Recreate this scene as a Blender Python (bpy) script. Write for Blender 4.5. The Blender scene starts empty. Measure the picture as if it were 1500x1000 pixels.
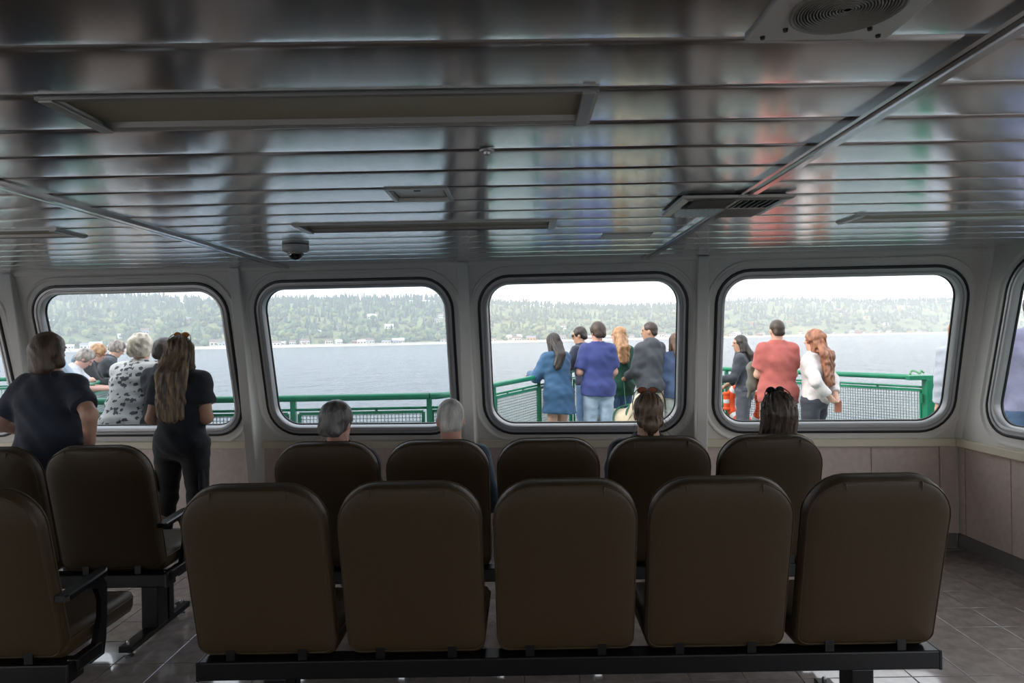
import bpy, bmesh, math, random
import numpy as np
from mathutils import Vector, Matrix

random.seed(7); RNG = np.random.default_rng(7)
S = bpy.context.scene
COL = S.collection

# ------------------------------------------------------------------ camera
HC = 1.6                                    # eye height above the cabin floor
RHO = math.atan(.0166)                      # slight camera roll
cd = bpy.data.cameras.new('camera'); cam = bpy.data.objects.new('camera', cd); COL.objects.link(cam)
cd.sensor_width = 36; cd.lens = 24.0; cd.clip_start = .05; cd.clip_end = 20000
cd.shift_x = -16/1500; cd.shift_y = -8/1500
cr, sr = math.cos(RHO), math.sin(RHO)
right = Vector((cr, 0, -sr)); up = Vector((sr, 0, cr)); back = Vector((0, -1, 0))
cam.matrix_world = Matrix((( right.x, up.x, back.x, 0), (right.y, up.y, back.y, 0), (right.z, up.z, back.z, HC), (0, 0, 0, 1)))
S.camera = cam

# ------------------------------------------------------------------ world, sun, exposure
W = bpy.data.worlds.new('overcast_sky'); S.world = W; W.use_nodes = True
wn = W.node_tree.nodes; wl = W.node_tree.links; wn.clear()
wo = wn.new('ShaderNodeOutputWorld'); wb = wn.new('ShaderNodeBackground'); wl.new(wb.outputs[0], wo.inputs[0])
wt = wn.new('ShaderNodeTexCoord'); wsx = wn.new('ShaderNodeSeparateXYZ'); wl.new(wt.outputs['Generated'], wsx.inputs[0])
wr = wn.new('ShaderNodeValToRGB'); wl.new(wsx.outputs['Z'], wr.inputs[0])
wr.color_ramp.elements[0].position = 0.0; wr.color_ramp.elements[0].color = (.97, .98, 1.0, 1)
wr.color_ramp.elements[1].position = .55; wr.color_ramp.elements[1].color = (.90, .945, 1.0, 1)
wl.new(wr.outputs[0], wb.inputs[0]); wb.inputs[1].default_value = 4.2
sd = bpy.data.lights.new('sun', 'SUN'); sd.energy = 4.6; sd.angle = math.radians(18); sd.color = (1, .94, .85)
sun = bpy.data.objects.new('sun', sd); COL.objects.link(sun); sun.location = (-20, -5, 30)
sun.rotation_euler = Vector((.75, .30, -.50)).to_track_quat('-Z', 'Y').to_euler()
S.view_settings.view_transform = 'Standard'; S.view_settings.look = 'None'
S.view_settings.gamma = 1; S.view_settings.use_curve_mapping = False
S.view_settings.exposure = 0.15
try:
    S.cycles.use_denoising = True
    S.cycles.max_bounces = 10; S.cycles.diffuse_bounces = 6; S.cycles.glossy_bounces = 5; S.cycles.transparent_max_bounces = 24
    S.cycles.volume_bounces = 2; S.cycles.sample_clamp_indirect = 6
    S.cycles.caustics_reflective = False; S.cycles.caustics_refractive = False
except Exception:
    pass

# ------------------------------------------------------------------ helpers
MATS = {}
def mat(name, col, rough=.6, metal=0, var=0, vscale=6, bump=0, bscale=40, stretch=None, spec=.5, col2=None, coat=0, sheen=0):
    if name in MATS: return MATS[name]
    m = bpy.data.materials.new(name); m.use_nodes = True; MATS[name] = m
    nt = m.node_tree; b = nt.nodes['Principled BSDF']
    b.inputs['Base Color'].default_value = (*col, 1); b.inputs['Roughness'].default_value = rough
    b.inputs['Metallic'].default_value = metal; b.inputs['Specular IOR Level'].default_value = spec
    if coat: b.inputs['Coat Weight'].default_value = coat
    if sheen: b.inputs['Sheen Weight'].default_value = sheen
    if var or bump:
        tc = nt.nodes.new('ShaderNodeTexCoord'); mp = nt.nodes.new('ShaderNodeMapping')
        nt.links.new(tc.outputs['Object'], mp.inputs[0])
        if stretch: mp.inputs['Scale'].default_value = stretch
    if var:
        n = nt.nodes.new('ShaderNodeTexNoise'); n.inputs['Scale'].default_value = vscale; n.inputs['Detail'].default_value = 4
        nt.links.new(mp.outputs[0], n.inputs['Vector'])
        r = nt.nodes.new('ShaderNodeValToRGB'); nt.links.new(n.outputs['Fac'], r.inputs[0])
        c2 = col2 or tuple(min(1, c*(1+var)) for c in col)
        c1 = col if col2 else tuple(c*(1-var) for c in col)
        r.color_ramp.elements[0].position = .35; r.color_ramp.elements[1].position = .65
        r.color_ramp.elements[0].color = (*c1, 1); r.color_ramp.elements[1].color = (*c2, 1)
        nt.links.new(r.outputs[0], b.inputs['Base Color'])
    if bump:
        n2 = nt.nodes.new('ShaderNodeTexNoise'); n2.inputs['Scale'].default_value = bscale; n2.inputs['Detail'].default_value = 3
        nt.links.new(mp.outputs[0], n2.inputs['Vector'])
        bp = nt.nodes.new('ShaderNodeBump'); bp.inputs['Strength'].default_value = bump; bp.inputs['Distance'].default_value = .01
        nt.links.new(n2.outputs['Fac'], bp.inputs['Height']); nt.links.new(bp.outputs[0], b.inputs['Normal'])
    return m

class MB:
    """collects shapes, links them as one mesh object"""
    def __init__(s): s.v = []; s.f = []
    def add(s, vs, fs):
        o = len(s.v); s.v += [tuple(p) for p in vs]; s.f += [tuple(i+o for i in f) for f in fs]; return s
    def box(s, c, d, rot=None, bev=0):
        c = Vector(c); hx, hy, hz = d[0]/2, d[1]/2, d[2]/2
        if bev:
            bm = bmesh.new(); bmesh.ops.create_cube(bm, size=1)
            for v in bm.verts: v.co = Vector((v.co.x*d[0], v.co.y*d[1], v.co.z*d[2]))
            bmesh.ops.bevel(bm, geom=bm.edges[:], offset=bev, segments=2, affect='EDGES', profile=.5)
            bm.verts.index_update()
            vs = [v.co.copy() for v in bm.verts]; fs = [[v.index for v in f.verts] for f in bm.faces]; bm.free()
        else:
            vs = [Vector((x*hx, y*hy, z*hz)) for x in (-1, 1) for y in (-1, 1) for z in (-1, 1)]
            fs = [(0,1,3,2),(4,6,7,5),(0,4,5,1),(2,3,7,6),(0,2,6,4),(1,5,7,3)]
        if rot is not None: vs = [rot @ v for v in vs]
        return s.add([v+c for v in vs], fs)
    def tube(s, path, r, n=8, cap=True, rs=None):
        path = [Vector(p) for p in path]; N = len(path); o = len(s.v); vs = []; fs = []
        ref = None
        for i, p in enumerate(path):
            t = (path[min(i+1, N-1)]-path[max(i-1, 0)]).normalized()
            if ref is None:
                ref = t.cross(Vector((0, 0, 1)))
                if ref.length < .01: ref = t.cross(Vector((1, 0, 0)))
            a = (ref - t*ref.dot(t)).normalized(); b = t.cross(a); ref = a
            rr = rs[i] if rs else r
            for k in range(n):
                th = 2*math.pi*(k+.5)/n; vs.append(p+a*(rr*math.cos(th))+b*(rr*math.sin(th)))
        for i in range(N-1):
            for k in range(n):
                fs.append((i*n+k, i*n+(k+1)%n, (i+1)*n+(k+1)%n, (i+1)*n+k))
        if cap: fs.append(tuple(range(n))[::-1]); fs.append(tuple((N-1)*n+k for k in range(n)))
        return s.add(vs, fs)
    def lathe(s, prof, c, n=24, axis='z'):
        c = Vector(c); vs = []; fs = []; m = len(prof)
        for (r, h) in prof:
            for k in range(n):
                th = 2*math.pi*k/n; x, y = r*math.cos(th), r*math.sin(th)
                vs.append(c+Vector((x, y, h) if axis == 'z' else (x, h, y) if axis == 'y' else (h, x, y)))
        for i in range(m-1):
            for k in range(n): fs.append((i*n+k, i*n+(k+1)%n, (i+1)*n+(k+1)%n, (i+1)*n+k))
        fs.append(tuple(range(n))[::-1]); fs.append(tuple((m-1)*n+k for k in range(n)))
        return s.add(vs, fs)
    def loops(s, ls, cap0=True, cap1=True):
        n = len(ls[0]); vs = [p for l in ls for p in l]; fs = []
        for i in range(len(ls)-1):
            for k in range(n): fs.append((i*n+k, i*n+(k+1)%n, (i+1)*n+(k+1)%n, (i+1)*n+k))
        if cap0: fs.append(tuple(range(n))[::-1])
        if cap1: fs.append(tuple((len(ls)-1)*n+k for k in range(n)))
        return s.add(vs, fs)
    def mesh(s, name, smooth=False):
        me = bpy.data.meshes.new(name); me.from_pydata(s.v, [], s.f); me.update()
        bm = bmesh.new(); bm.from_mesh(me); bmesh.ops.recalc_face_normals(bm, faces=bm.faces); bm.to_mesh(me); bm.free()
        if smooth:
            me.polygons.foreach_set('use_smooth', [True]*len(me.polygons))
        return me
    def build(s, name, m, parent=None, smooth=False, center=None):
        """vertices are in parent space (or world space); center moves the origin to the base"""
        if center is None and parent is None and s.v:
            xs = [p[0] for p in s.v]; ys = [p[1] for p in s.v]; zs = [p[2] for p in s.v]
            center = ((min(xs)+max(xs))/2, (min(ys)+max(ys))/2, min(zs))
        if center is not None:
            cx, cy, cz = center; s.v = [(a-cx, b-cy, c-cz) for a, b, c in s.v]
        me = s.mesh(name, smooth)
        if m: me.materials.append(m)
        o = bpy.data.objects.new(name, me); COL.objects.link(o)
        if center is not None: o.location = center
        if parent: o.parent = parent
        return o
def autosmooth(o, ang=40):
    me = o.data
    me.polygons.foreach_set('use_smooth', [True]*len(me.polygons))
    bm = bmesh.new(); bm.from_mesh(me)
    for e in bm.edges:
        if len(e.link_faces) == 2 and e.calc_face_angle(0) > math.radians(ang): e.smooth = False
    bm.to_mesh(me); bm.free(); return o
def tag(o, label=None, cat=None, group=None, kind=None):
    if label: o['label'] = label
    if cat: o['category'] = cat
    if group: o['group'] = group
    if kind: o['kind'] = kind
    return o
def thing(name, loc, label=None, cat=None, group=None, kind=None, rz=0):
    o = bpy.data.objects.new(name, None); COL.objects.link(o); o.location = loc; o.rotation_euler = (0, 0, rz)
    o.empty_display_size = .1
    return tag(o, label, cat, group, kind)
def copy_tree(o, parent=None):
    c = o.copy(); COL.objects.link(c); c.parent = parent
    for ch in list(o.children): copy_tree(ch, c)
    return c
def P(px, py, d):
    """the point seen at a pixel of the photograph, d metres ahead"""
    u = (px-766)/1000; v = (492-py)/1000
    return Vector((d*(u*cr+v*sr), d, HC+d*(-u*sr+v*cr)))
def rot_z(a): return Matrix.Rotation(a, 3, 'Z')

# ------------------------------------------------------------------ materials
M_alu = mat('ceiling_metal', (.84, .84, .85), .165, 1)
_b = M_alu.node_tree.nodes['Principled BSDF']; _b.inputs['Anisotropic'].default_value = .8      # brushed across the slats
_t = M_alu.node_tree.nodes.new('ShaderNodeCombineXYZ'); _t.inputs[1].default_value = 1; M_alu.node_tree.links.new(_t.outputs[0], _b.inputs['Tangent'])
M_groove = mat('ceiling_gap', (.015, .014, .013), .8)
M_chrome = mat('bright_trim', (.62, .62, .63), .16, 1)
M_wall = mat('cream_paint', (.74, .72, .68), .42, bump=.04, bscale=30)
M_frame = mat('window_aluminium', (.46, .46, .47), .40, .45)
M_gasket = mat('black_rubber', (.006, .006, .007), .5)
M_panel = mat('rose_beige_laminate', (.62, .51, .46), .38, var=.06, vscale=25)
M_ledge = mat('cream_ledge', (.74, .67, .52), .4)
M_base = mat('grey_vinyl_base', (.16, .155, .15), .45)
M_vinyl = mat('taupe_vinyl', (.044, .027, .012), .5, spec=.3, var=.05, vscale=90, bump=.12, bscale=350)
M_pipe = mat('taupe_piping', (.05, .033, .018), .5, spec=.3)
M_black = mat('black_steel', (.004, .004, .005), .30, spec=.28)
M_bolt = mat('bolt_steel', (.3, .3, .31), .3, 1)
M_tile = mat('floor_tile', (.36, .31, .29), .10, var=.16, vscale=14, coat=.8)
M_grout = mat('floor_grout', (.36, .345, .33), .5)
M_white = mat('white_plastic', (.62, .61, .59), .35)
M_diff = mat('lamp_diffuser', (.40, .37, .27), .5)
M_ltframe = mat('lamp_frame', (.42, .41, .39), .35, .6)
M_green = mat('green_rail_paint', (.012, .19, .10), .35, var=.12, vscale=5)
M_wire = mat('galvanised_mesh', (.27, .34, .32), .45, .4)
M_deck = mat('deck_paint', (.16, .22, .19), .7, var=.15, vscale=3)
M_orange = mat('lifebuoy_orange', (.88, .10, .02), .45)
M_tape = mat('reflective_tape', (.75, .75, .74), .3)
M_ink = mat('black_lettering', (.02, .02, .025), .5)

def glass_mat(name, tint):
    m = bpy.data.materials.new(name); m.use_nodes = True; nt = m.node_tree; nt.nodes.clear()
    o = nt.nodes.new('ShaderNodeOutputMaterial'); mx = nt.nodes.new('ShaderNodeMixShader')
    t = nt.nodes.new('ShaderNodeBsdfTransparent'); t.inputs[0].default_value = (*tint, 1)
    g = nt.nodes.new('ShaderNodeBsdfGlossy'); g.inputs['Roughness'].default_value = .01
    f = nt.nodes.new('ShaderNodeFresnel'); ge = nt.nodes.new('ShaderNodeNewGeometry')     # thin pane: same index from both sides
    ii = nt.nodes.new('ShaderNodeMath'); ii.operation = 'MULTIPLY_ADD'; ii.inputs[1].default_value = 1/1.35-1.35; ii.inputs[2].default_value = 1.35
    nt.links.new(ge.outputs['Backfacing'], ii.inputs[0]); nt.links.new(ii.outputs[0], f.inputs[0])
    nt.links.new(f.outputs[0], mx.inputs[0]); nt.links.new(t.outputs[0], mx.inputs[1]); nt.links.new(g.outputs[0], mx.inputs[2])
    nt.links.new(mx.outputs[0], o.inputs[0]); return m
M_glass = glass_mat('window_glass', (.525, .525, .525))
M_clear = glass_mat('clear_side_glass', (.95, .96, .96))
M_glass_blue = glass_mat('salt_filmed_glass', (.465, .49, .515))

# ------------------------------------------------------------------ setting: cabin
ZC = 2.145; LEAN = .25; KY = .0805
EW = Vector((1, -KY, 0)).normalized(); NW = Vector((-KY, -1, 0)).normalized()   # along the front wall / inward
OF = Vector((0, 5.269, .8)); LF = Vector((NW.x*LEAN, NW.y*LEAN, 1)); NF = LF.cross(EW).normalized()
if NF.y > 0: NF = -NF
def F(s, z, n=0):
    """front wall: s along the wall, height z, n metres inward"""
    if z >= .8: return OF + EW*s + LF*(z-.8) + NF*n
    return OF + EW*s + Vector((0, 0, z-.8)) + NW*n
ER = Vector((.06, -1, 0)).normalized(); NR = Vector((-1, -.06, 0)).normalized()
OR = Vector((3.18, 5.013, .8)); LR = Vector((.018, -.25, 1))
def R(s, z, n=0):
    """right wall: s metres from the front corner toward the camera"""
    if z >= .8: return OR + ER*s + LR*(z-.8) + NR*n
    return OR + ER*s + Vector((0, 0, z-.8)) + NR*n
def FL(X, z=.8):    # y of the front wall at X
    return 5.269 - KY*X - LEAN*max(0, z-.8)
XL = -8.6; YB = -8.0

def rrect(s0, s1, z0, z1, r, n=9):
    pts = []
    for (cx, cz, a0) in ((s1-r, z1-r, 0), (s0+r, z1-r, 90), (s0+r, z0+r, 180), (s1-r, z0+r, 270)):
        for k in range(n):
            a = math.radians(a0+90*k/(n-1)); pts.append((cx+r*math.cos(a), cz+r*math.sin(a)))
    return pts
def wall_bay(mb, G, s0, s1, z0, z1, hole, thick=.07):
    """a wall panel with a rounded opening, front and reveal"""
    cx = sum(p[0] for p in hole)/len(hole); cz = sum(p[1] for p in hole)/len(hole)
    outer = []
    for (x, z) in hole:
        dx, dz = x-cx, z-cz
        t = min(((s1-cx)/dx if dx > 1e-6 else 1e9), ((s0-cx)/dx if dx < -1e-6 else 1e9), ((z1-cz)/dz if dz > 1e-6 else 1e9), ((z0-cz)/dz if dz < -1e-6 else 1e9))
        outer.append([cx+dx*t, cz+dz*t])
    for c in ((s0, z0), (s1, z0), (s1, z1), (s0, z1)):
        i = min(range(len(outer)), key=lambda i: (outer[i][0]-c[0])**2+(outer[i][1]-c[1])**2); outer[i] = list(c)
    mb.loops([[G(x, z, 0) for x, z in outer], [G(x, z, 0) for x, z in hole], [G(x, z, -thick) for x, z in hole], [G(x, z, -thick) for x, z in outer]], False, False)

def make_window(i, G, s0, s1, z0, z1, glass, r=.17, detail=True):
    c = G((s0+s1)/2, z0, 0)
    w = thing('window_%d' % i, c, kind='structure')
    def ring(name, m, prof, smooth=True):
        mb = MB(); ls = [[G(x, z, n)-c for x, z in rrect(s0-g, s1+g, z0-g, z1+g, r+g)] for g, n in prof]
        mb.loops(ls+[ls[0]], False, False); return autosmooth(mb.build(name, m, w), 35)
    ring('window_frame', M_frame, [(-.003, -.05), (-.003, -.012), (.006, .004), (.020, .006), (.024, -.001), (.030, -.001), (.034, .007), (.050, .007), (.052, -.05)])
    ring('gasket', M_gasket, [(.052, -.05), (.052, .010), (.056, .013), (.066, .012), (.070, .004), (.070, -.05)])
    if detail:
        ring('inner_seal', M_gasket, [(-.010, -.058), (-.010, -.046), (-.002, -.044), (-.002, -.058)])
        ring('surround', M_wall, [(.070, -.02), (.070, -.004), (.10, -.004), (.118, .012), (.128, .012), (.135, -.002), (.135, -.02)])
    mb = MB(); a = [G(x, z, -.055)-c for x, z in rrect(s0-.004, s1+.004, z0-.004, z1+.004, r)]
    b = [G(x, z, -.050)-c for x, z in rrect(s0-.004, s1+.004, z0-.004, z1+.004, r)]
    mb.loops([b], True, False); mb.build('glass_pane', glass, w)
    return w

WZ0, WZ1 = .912, 1.978
FW = [(-7.30, -5.90), (-5.55, -4.15), (-3.742, -2.288), (-1.952, -.560), (-.240, 1.152), (1.478, 3.080)]     # glass of the front windows
EDGE = [XL-.3, -5.72, -3.93, -2.12, -.40, 1.315, 3.225]
mb = MB()
for k, (a, b) in enumerate(FW):
    wall_bay(mb, F, EDGE[k], EDGE[k+1], .8, ZC+.05, rrect(a-.072, b+.072, WZ0-.072, WZ1+.072, .242))
def quadstrip(mb, G, s0, s1, z0, z1, n0=0, n1=-.07):
    mb.loops([[G(s0, z0, n0), G(s1, z0, n0), G(s1, z1, n0), G(s0, z1, n0)], [G(s0, z0, n1), G(s1, z0, n1), G(s1, z1, n1), G(s0, z1, n1)]])
quadstrip(mb, F, XL-.3, 3.22, -.02, .799, -.012)
wall_front = tag(mb.build('wall_front', M_wall), kind='structure')
for k, (a, b) in enumerate(FW): make_window(k+1, F, a, b, WZ0, WZ1, M_glass_blue if k < 4 else M_glass)

# lower panels, ledge and base of the front wall
def panels(wall, G, cuts, z0=.10, z1=.742):
    L = wall.location
    for a, b in zip(cuts[:-1], cuts[1:]):
        mb = MB(); g = .003
        mb.loops([[G(a+g, z0, -.012)-L, G(b-g, z0, -.012)-L, G(b-g, z1, -.012)-L, G(a+g, z1, -.012)-L],
                  [G(a+g, z0, -.002)-L, G(b-g, z0, -.002)-L, G(b-g, z1, -.002)-L, G(a+g, z1, -.002)-L],
                  [G(a+g+.002, z0+.002, 0)-L, G(b-g-.002, z0+.002, 0)-L, G(b-g-.002, z1-.002, 0)-L, G(a+g+.002, z1-.002, 0)-L]], False, True)
        mb.build('panel', M_panel, wall)
panels(wall_front, F, [XL, -7.5, -6.4, -5.72, -5.0, -4.4, -3.93, -3.3, -2.7, -2.13, -1.55, -.98, -.40, .18, .76, 1.34, 1.95, 2.575, 3.06, 3.185])
T = [0]
def trim(mb, m, sm=False):
    T[0] += 1; o = tag(mb.build('trim_%d' % T[0], m), kind='structure')
    return autosmooth(o) if sm else o
def ledge(G, s0, s1):
    mb = MB(); prof = [(-.03, .742), (.034, .742), (.040, .748), (.040, .796), (.034, .802), (-.03, .802)]
    def g(s, z, n): q = G(s, .7, n); q.z = z; return q
    mb.loops([[g(s, z, n) for n, z in prof] for s in (s0, s1)]); return trim(mb, M_ledge, True)
for a, b in zip([XL]+[e+.045 for e in EDGE[1:-1]], [e-.045 for e in EDGE[1:-1]]+[3.17]): ledge(F, a, b)
for e in EDGE[1:-1]:      # pilasters between the windows, floor to ceiling
    mb = MB(); hw = .040
    def q(s, z, n):
        f = z/ZC; p = F(0, 0, 0)+EW*s; top = F(s, ZC, .035); bot = F(s, 0, .055)
        return bot.lerp(top, f)+NW*n
    mb.loops([[q(e-hw, 0, -.3), q(e-hw, 0, -.006), q(e-hw+.006, 0, 0), q(e+hw-.006, 0, 0), q(e+hw, 0, -.006), q(e+hw, 0, -.3)],
              [q(e-hw, ZC, -.1), q(e-hw, ZC, -.006), q(e-hw+.006, ZC, 0), q(e+hw-.006, ZC, 0), q(e+hw, ZC, -.006), q(e+hw, ZC, -.1)]])
    trim(mb, M_wall)
mb = MB(); quadstrip(mb, F, XL, 3.17, 0, .10, .008, -.01); tag(mb.build('baseboard_front', M_base), kind='structure')

# right wall (in view at the far right), with unseen tall windows aft, invented to let in more daylight
mb = MB()
wall_bay(mb, R, 0, 2.05, .8, ZC+.05, rrect(.29-.072, 1.79+.072, .945-.072, 2.01+.072, .242))
quadstrip(mb, R, -.02, 2.05, -.02, .799, -.012)
def R2(s, z, n=0): return OR+ER*s+Vector((.018*max(0, z-.8), 0, z-.8))+NR*n
RA = [(2.32+1.8*i, 3.95+1.8*i) for i in range(6)]
for i, (a, b) in enumerate(RA): wall_bay(mb, R2, a-.09, b+.09, -.02, ZC+.05, rrect(a-.05, b+.05, .40, 2.05, .15))
wall_right = tag(mb.build('wall_right', M_wall), kind='structure')
make_window(7, R, .29, 1.79, .945, 2.01, M_glass)
for i, (a, b) in enumerate(RA): make_window(8+i, R2, a, b, .45, 2.0, M_clear, r=.1, detail=False)
panels(wall_right, R, [.01, .07, .50, 1.1, 1.7, 2.05])
ledge(R, -.02, 2.05)
mb = MB(); quadstrip(mb, R, 0, 13.1, 0, .10, .010, -.01); tag(mb.build('baseboard_right', M_base), kind='structure')
# corner post between the two walls
mb = MB()
mb.loops([[F(3.165, .8, .0), F(3.165, .8, .004), R(.05, .8, .004), R(.05, .8, -.05)], [F(3.22, ZC, .0), F(3.22, ZC, .004), R(.05, ZC, .004), R(.05, ZC, -.05)]])
trim(mb, M_wall)

# left side wall and back wall of the cabin (outside the frame): windows invented to bring enough daylight into the cabin
mb = MB()
def GL(s, z, n=0): return Vector((XL+n, 5.9-s, z))
for i in range(7):
    wall_bay(mb, GL, i*1.95, (i+1)*1.95, -.02, ZC+.05, rrect(i*1.95+.08, i*1.95+1.87, .40, 2.05, .15))
tag(mb.build('wall_left', M_wall), kind='structure')
mb = MB()
def GB(s, z, n=0): return Vector((XL+s, YB+n, z))
for i in range(7): wall_bay(mb, GB, i*1.81, (i+1)*1.81, -.02, ZC+.05, rrect(i*1.81+.30, i*1.81+1.51, 1.0, 1.95, .15))
tag(mb.build('wall_back', M_wall), kind='structure')

# floor with tiles
mb = MB(); mb.box((-2.65, -1.2, -.06), (12.7, 13.7, .1)); 
floor = tag(mb.build('floor', M_grout, center=(-2.65, -1.2, 0)), kind='structure')
TP = .255; x_off = -.02; y_off = 4.16-TP*20
tm = MB(); g = .0022; h = TP/2-g
tm.loops([[(-h, -h, 0), (h, -h, 0), (h, h, 0), (-h, h, 0)], [(-h, -h, .003), (h, -h, .003), (h, h, .003), (-h, h, .003)], [(-h+.002, -h+.002, .004), (h-.002, -h+.002, .004), (h-.002, h-.002, .004), (-h+.002, h-.002, .004)]], False, True)
tme = tm.mesh('tile'); tme.materials.append(M_tile)
rest = MB(); ntile = 0
for i in range(-34, 14):
    for j in range(-12, 23):
        x = x_off+(i+.5)*TP; y = y_off+(j+.5)*TP
        if y > FL(x)-.13 or x > 3.18+.06*(5.013-y)-.10 or x < XL+.1 or y < YB+.2: 
            if not (y < FL(x)+.13 and x < 3.3 and y > 0): continue
        seen = (y > 2.3 and abs(x) < .80*y+.1 and (x < -1.2 or x > 1.15 or (y < 2.75)) )
        if seen and ntile < 300:
            o = bpy.data.objects.new('tile', tme); COL.objects.link(o); o.parent = floor
            o.location = (x+2.65, y+1.2, 0); ntile += 1
        else:
            rest.add([(p[0]+x+2.65, p[1]+y+1.2, p[2]) for p in tm.v], tm.f)
tag(rest.build('tile_field', M_tile, floor), kind='stuff')

# ceiling: backing, one board per slat, interrupted by the fixtures
mb = MB(); mb.box((-2.65, -1.25, ZC+.075), (12.9, 13.6, .05))
ceiling = tag(mb.build('ceiling', M_groove, center=(-2.65, -1.25, ZC+.05)), kind='structure')
def joint(k, X):
    if k >= 0: a = (1.179+.2335*k)*1.0588; b = (1.198+.2245*k)*1.0588; xa = -.766*a; xb = .734*b
    else: a = 1.248+.247*k; b = 1.268+.247*k; xa, xb = -.96, .93
    return a+(b-a)*(X-xa)/(xb-xa)
FIX = {1: [(-1.065, .176)], 8: [(-3.42, -2.20), (-1.08, .168), (1.575, 2.82)], 5: [(-.497, -.266)], 10: [(.44, .712)], -1: [(.42, .68)]}
def slat(k, x0, x1):
    n = max(2, int((x1-x0)/.6)); prof = [(0, .018), (.012, .003), (.03, .0008)]+[(t, -.0023*(1-(2*t-1)**2)) for t in (.12, .25, .375, .5, .625, .75, .88)]+[(.97, .0003), (.984, .0008), (.985, .018)]
    mb = MB(); ls = []
    for i in range(n+1):
        X = x0+(x1-x0)*i/n; ya = joint(k, X); yb = joint(k+1, X); lim = FL(X, ZC)+.03
        ls.append([Vector((X, min(ya+(yb-ya)*t, lim), ZC+z)) for t, z in prof])
    m = len(prof); vs = [p-ceiling.location for l in ls for p in l]
    mb.add(vs, [(i*m+j, i*m+j+1, (i+1)*m+j+1, (i+1)*m+j) for i in range(n) for j in range(m-1)])
    o = mb.build('ceiling_slat', M_alu, ceiling)
    if o.data.polygons[3].normal.z > 0: o.data.flip_normals()
    autosmooth(o, 35)
RAILX = (-1.756, .878)
for k in range(-36, 17):
    cuts = sorted(FIX.get(k, []))
    segs = []; x = XL
    for a, b in cuts: segs.append((x, a)); x = b
    segs.append((x, 3.3 if k > 12 else 3.75 if k > -2 else 3.95))
    for a, b in segs:
        if b-a > .02 and joint(k, (a+b)/2) < FL((a+b)/2, ZC)+.02: slat(k, a, b)
def ceiling_rail(X):
    y1 = FL(X, ZC)-.01; mb = MB()
    prof = [(-.034, .012), (-.034, -.013), (-.020, -.013), (-.016, -.003), (.002, -.003), (.006, -.015), (.030, -.015), (.034, .012)]
    mb.loops([[Vector((X+a, y, ZC+b-.003)) for a, b in prof] for y in (YB+.1, y1)])
    return trim(mb, M_chrome)
for X in RAILX: ceiling_rail(X)
# cove strip where ceiling meets the front wall
mb = MB(); mb.loops([[F(XL, ZC-.028, .0), F(XL, ZC-.022, .012), F(XL, ZC+.02, .012), F(XL, ZC+.02, 0)], [F(3.25, ZC-.028, 0), F(3.25, ZC-.022, .012), F(3.25, ZC+.02, .012), F(3.25, ZC+.02, 0)]]); trim(mb, M_wall)

def ceiling_lamp(k, x0, x1, label):
    y = lambda X, t: joint(k, X)+(joint(k+1, X)-joint(k, X))*t
    c = Vector(((x0+x1)/2, y((x0+x1)/2, .5), ZC))
    t = thing('ceiling_lamp', c, label, 'lamp', 'ceiling lamps')
    def loop(i, z): return [Vector((x0+i, y(x0, .03)+i, ZC+z))-c, Vector((x1-i, y(x1, .03)+i, ZC+z))-c, Vector((x1-i, y(x1, .97)-i, ZC+z))-c, Vector((x0+i, y(x0, .97)-i, ZC+z))-c]
    mb = MB(); mb.loops([loop(-.002, .02), loop(-.002, -.008), loop(.008, -.010), loop(.014, -.004), loop(.016, -.004), loop(.022, .010), loop(.022, .03)], False, False); mb.build('frame', M_ltframe, t)
    mb = MB(); mb.loops([loop(.018, .009), loop(.018, .013)]); mb.build('diffuser', M_diff, t)
    for xe, sg in ((x0, 1), (x1, -1)):
        mb = MB(); mb.box(Vector((xe+sg*.020, y(xe, .5), ZC-.009))-c, (.030, .232, .010), bev=.003); mb.build('end_cap', M_ltframe, t)
    return t
ceiling_lamp(1, -1.065, .176, 'long recessed ceiling lamp, nearest and largest, unlit')
ceiling_lamp(8, -1.08, .168, 'long narrow unlit ceiling lamp above and right of the dome camera')
ceiling_lamp(8, 1.575, 2.82, 'unlit ceiling lamp cut by the right edge, past the air vent')
ceiling_lamp(8, -3.42, -2.20, 'unlit ceiling lamp cut by the left edge, beyond the chrome strip')

# access hatch
def ypos(k, X, t): return joint(k, X)+(joint(k+1, X)-joint(k, X))*t
c = Vector((-.3815, ypos(5, -.38, .5), ZC)); t = thing('ceiling_hatch', c, 'small square access hatch with black latch in the metal ceiling', 'hatch')
def rl(i, z, hx=.1155, hy=.117): return [Vector((-hx+i, -hy+i, z)), Vector((hx-i, -hy+i, z)), Vector((hx-i, hy-i, z)), Vector((-hx+i, hy-i, z))]
mb = MB(); mb.loops([rl(0, .02), rl(0, -.007), rl(.014, -.007), rl(.018, .006), rl(.018, .02)], False, False); mb.build('frame', M_ltframe, t)
mb = MB(); mb.loops([rl(.024, .006), rl(.024, .012)]); mb.build('door', M_white, t)
mb = MB(); mb.loops([rl(.017, .010), rl(.017, .014)]); mb.build('gap', M_black, t)
mb = MB(); mb.box((0, -.078, .0), (.026, .018, .012), bev=.003); mb.build('latch', M_black, t)
# blank plate
c = Vector((.576, ypos(10, .576, .5), ZC)); t = thing('ceiling_plate', c, 'plain rectangular blank plate on the ceiling near the front windows', 'plate')
mb = MB(); mb.box((0, 0, .004), (.268, .20, .014), bev=.004); mb.build('plate', M_white, t)
for sx in (-1, 1): mb = MB(); mb.lathe([(.006, -.006), (.006, .0)], (sx*.12, 0, 0), 8); mb.build('screw', M_bolt, t)
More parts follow.
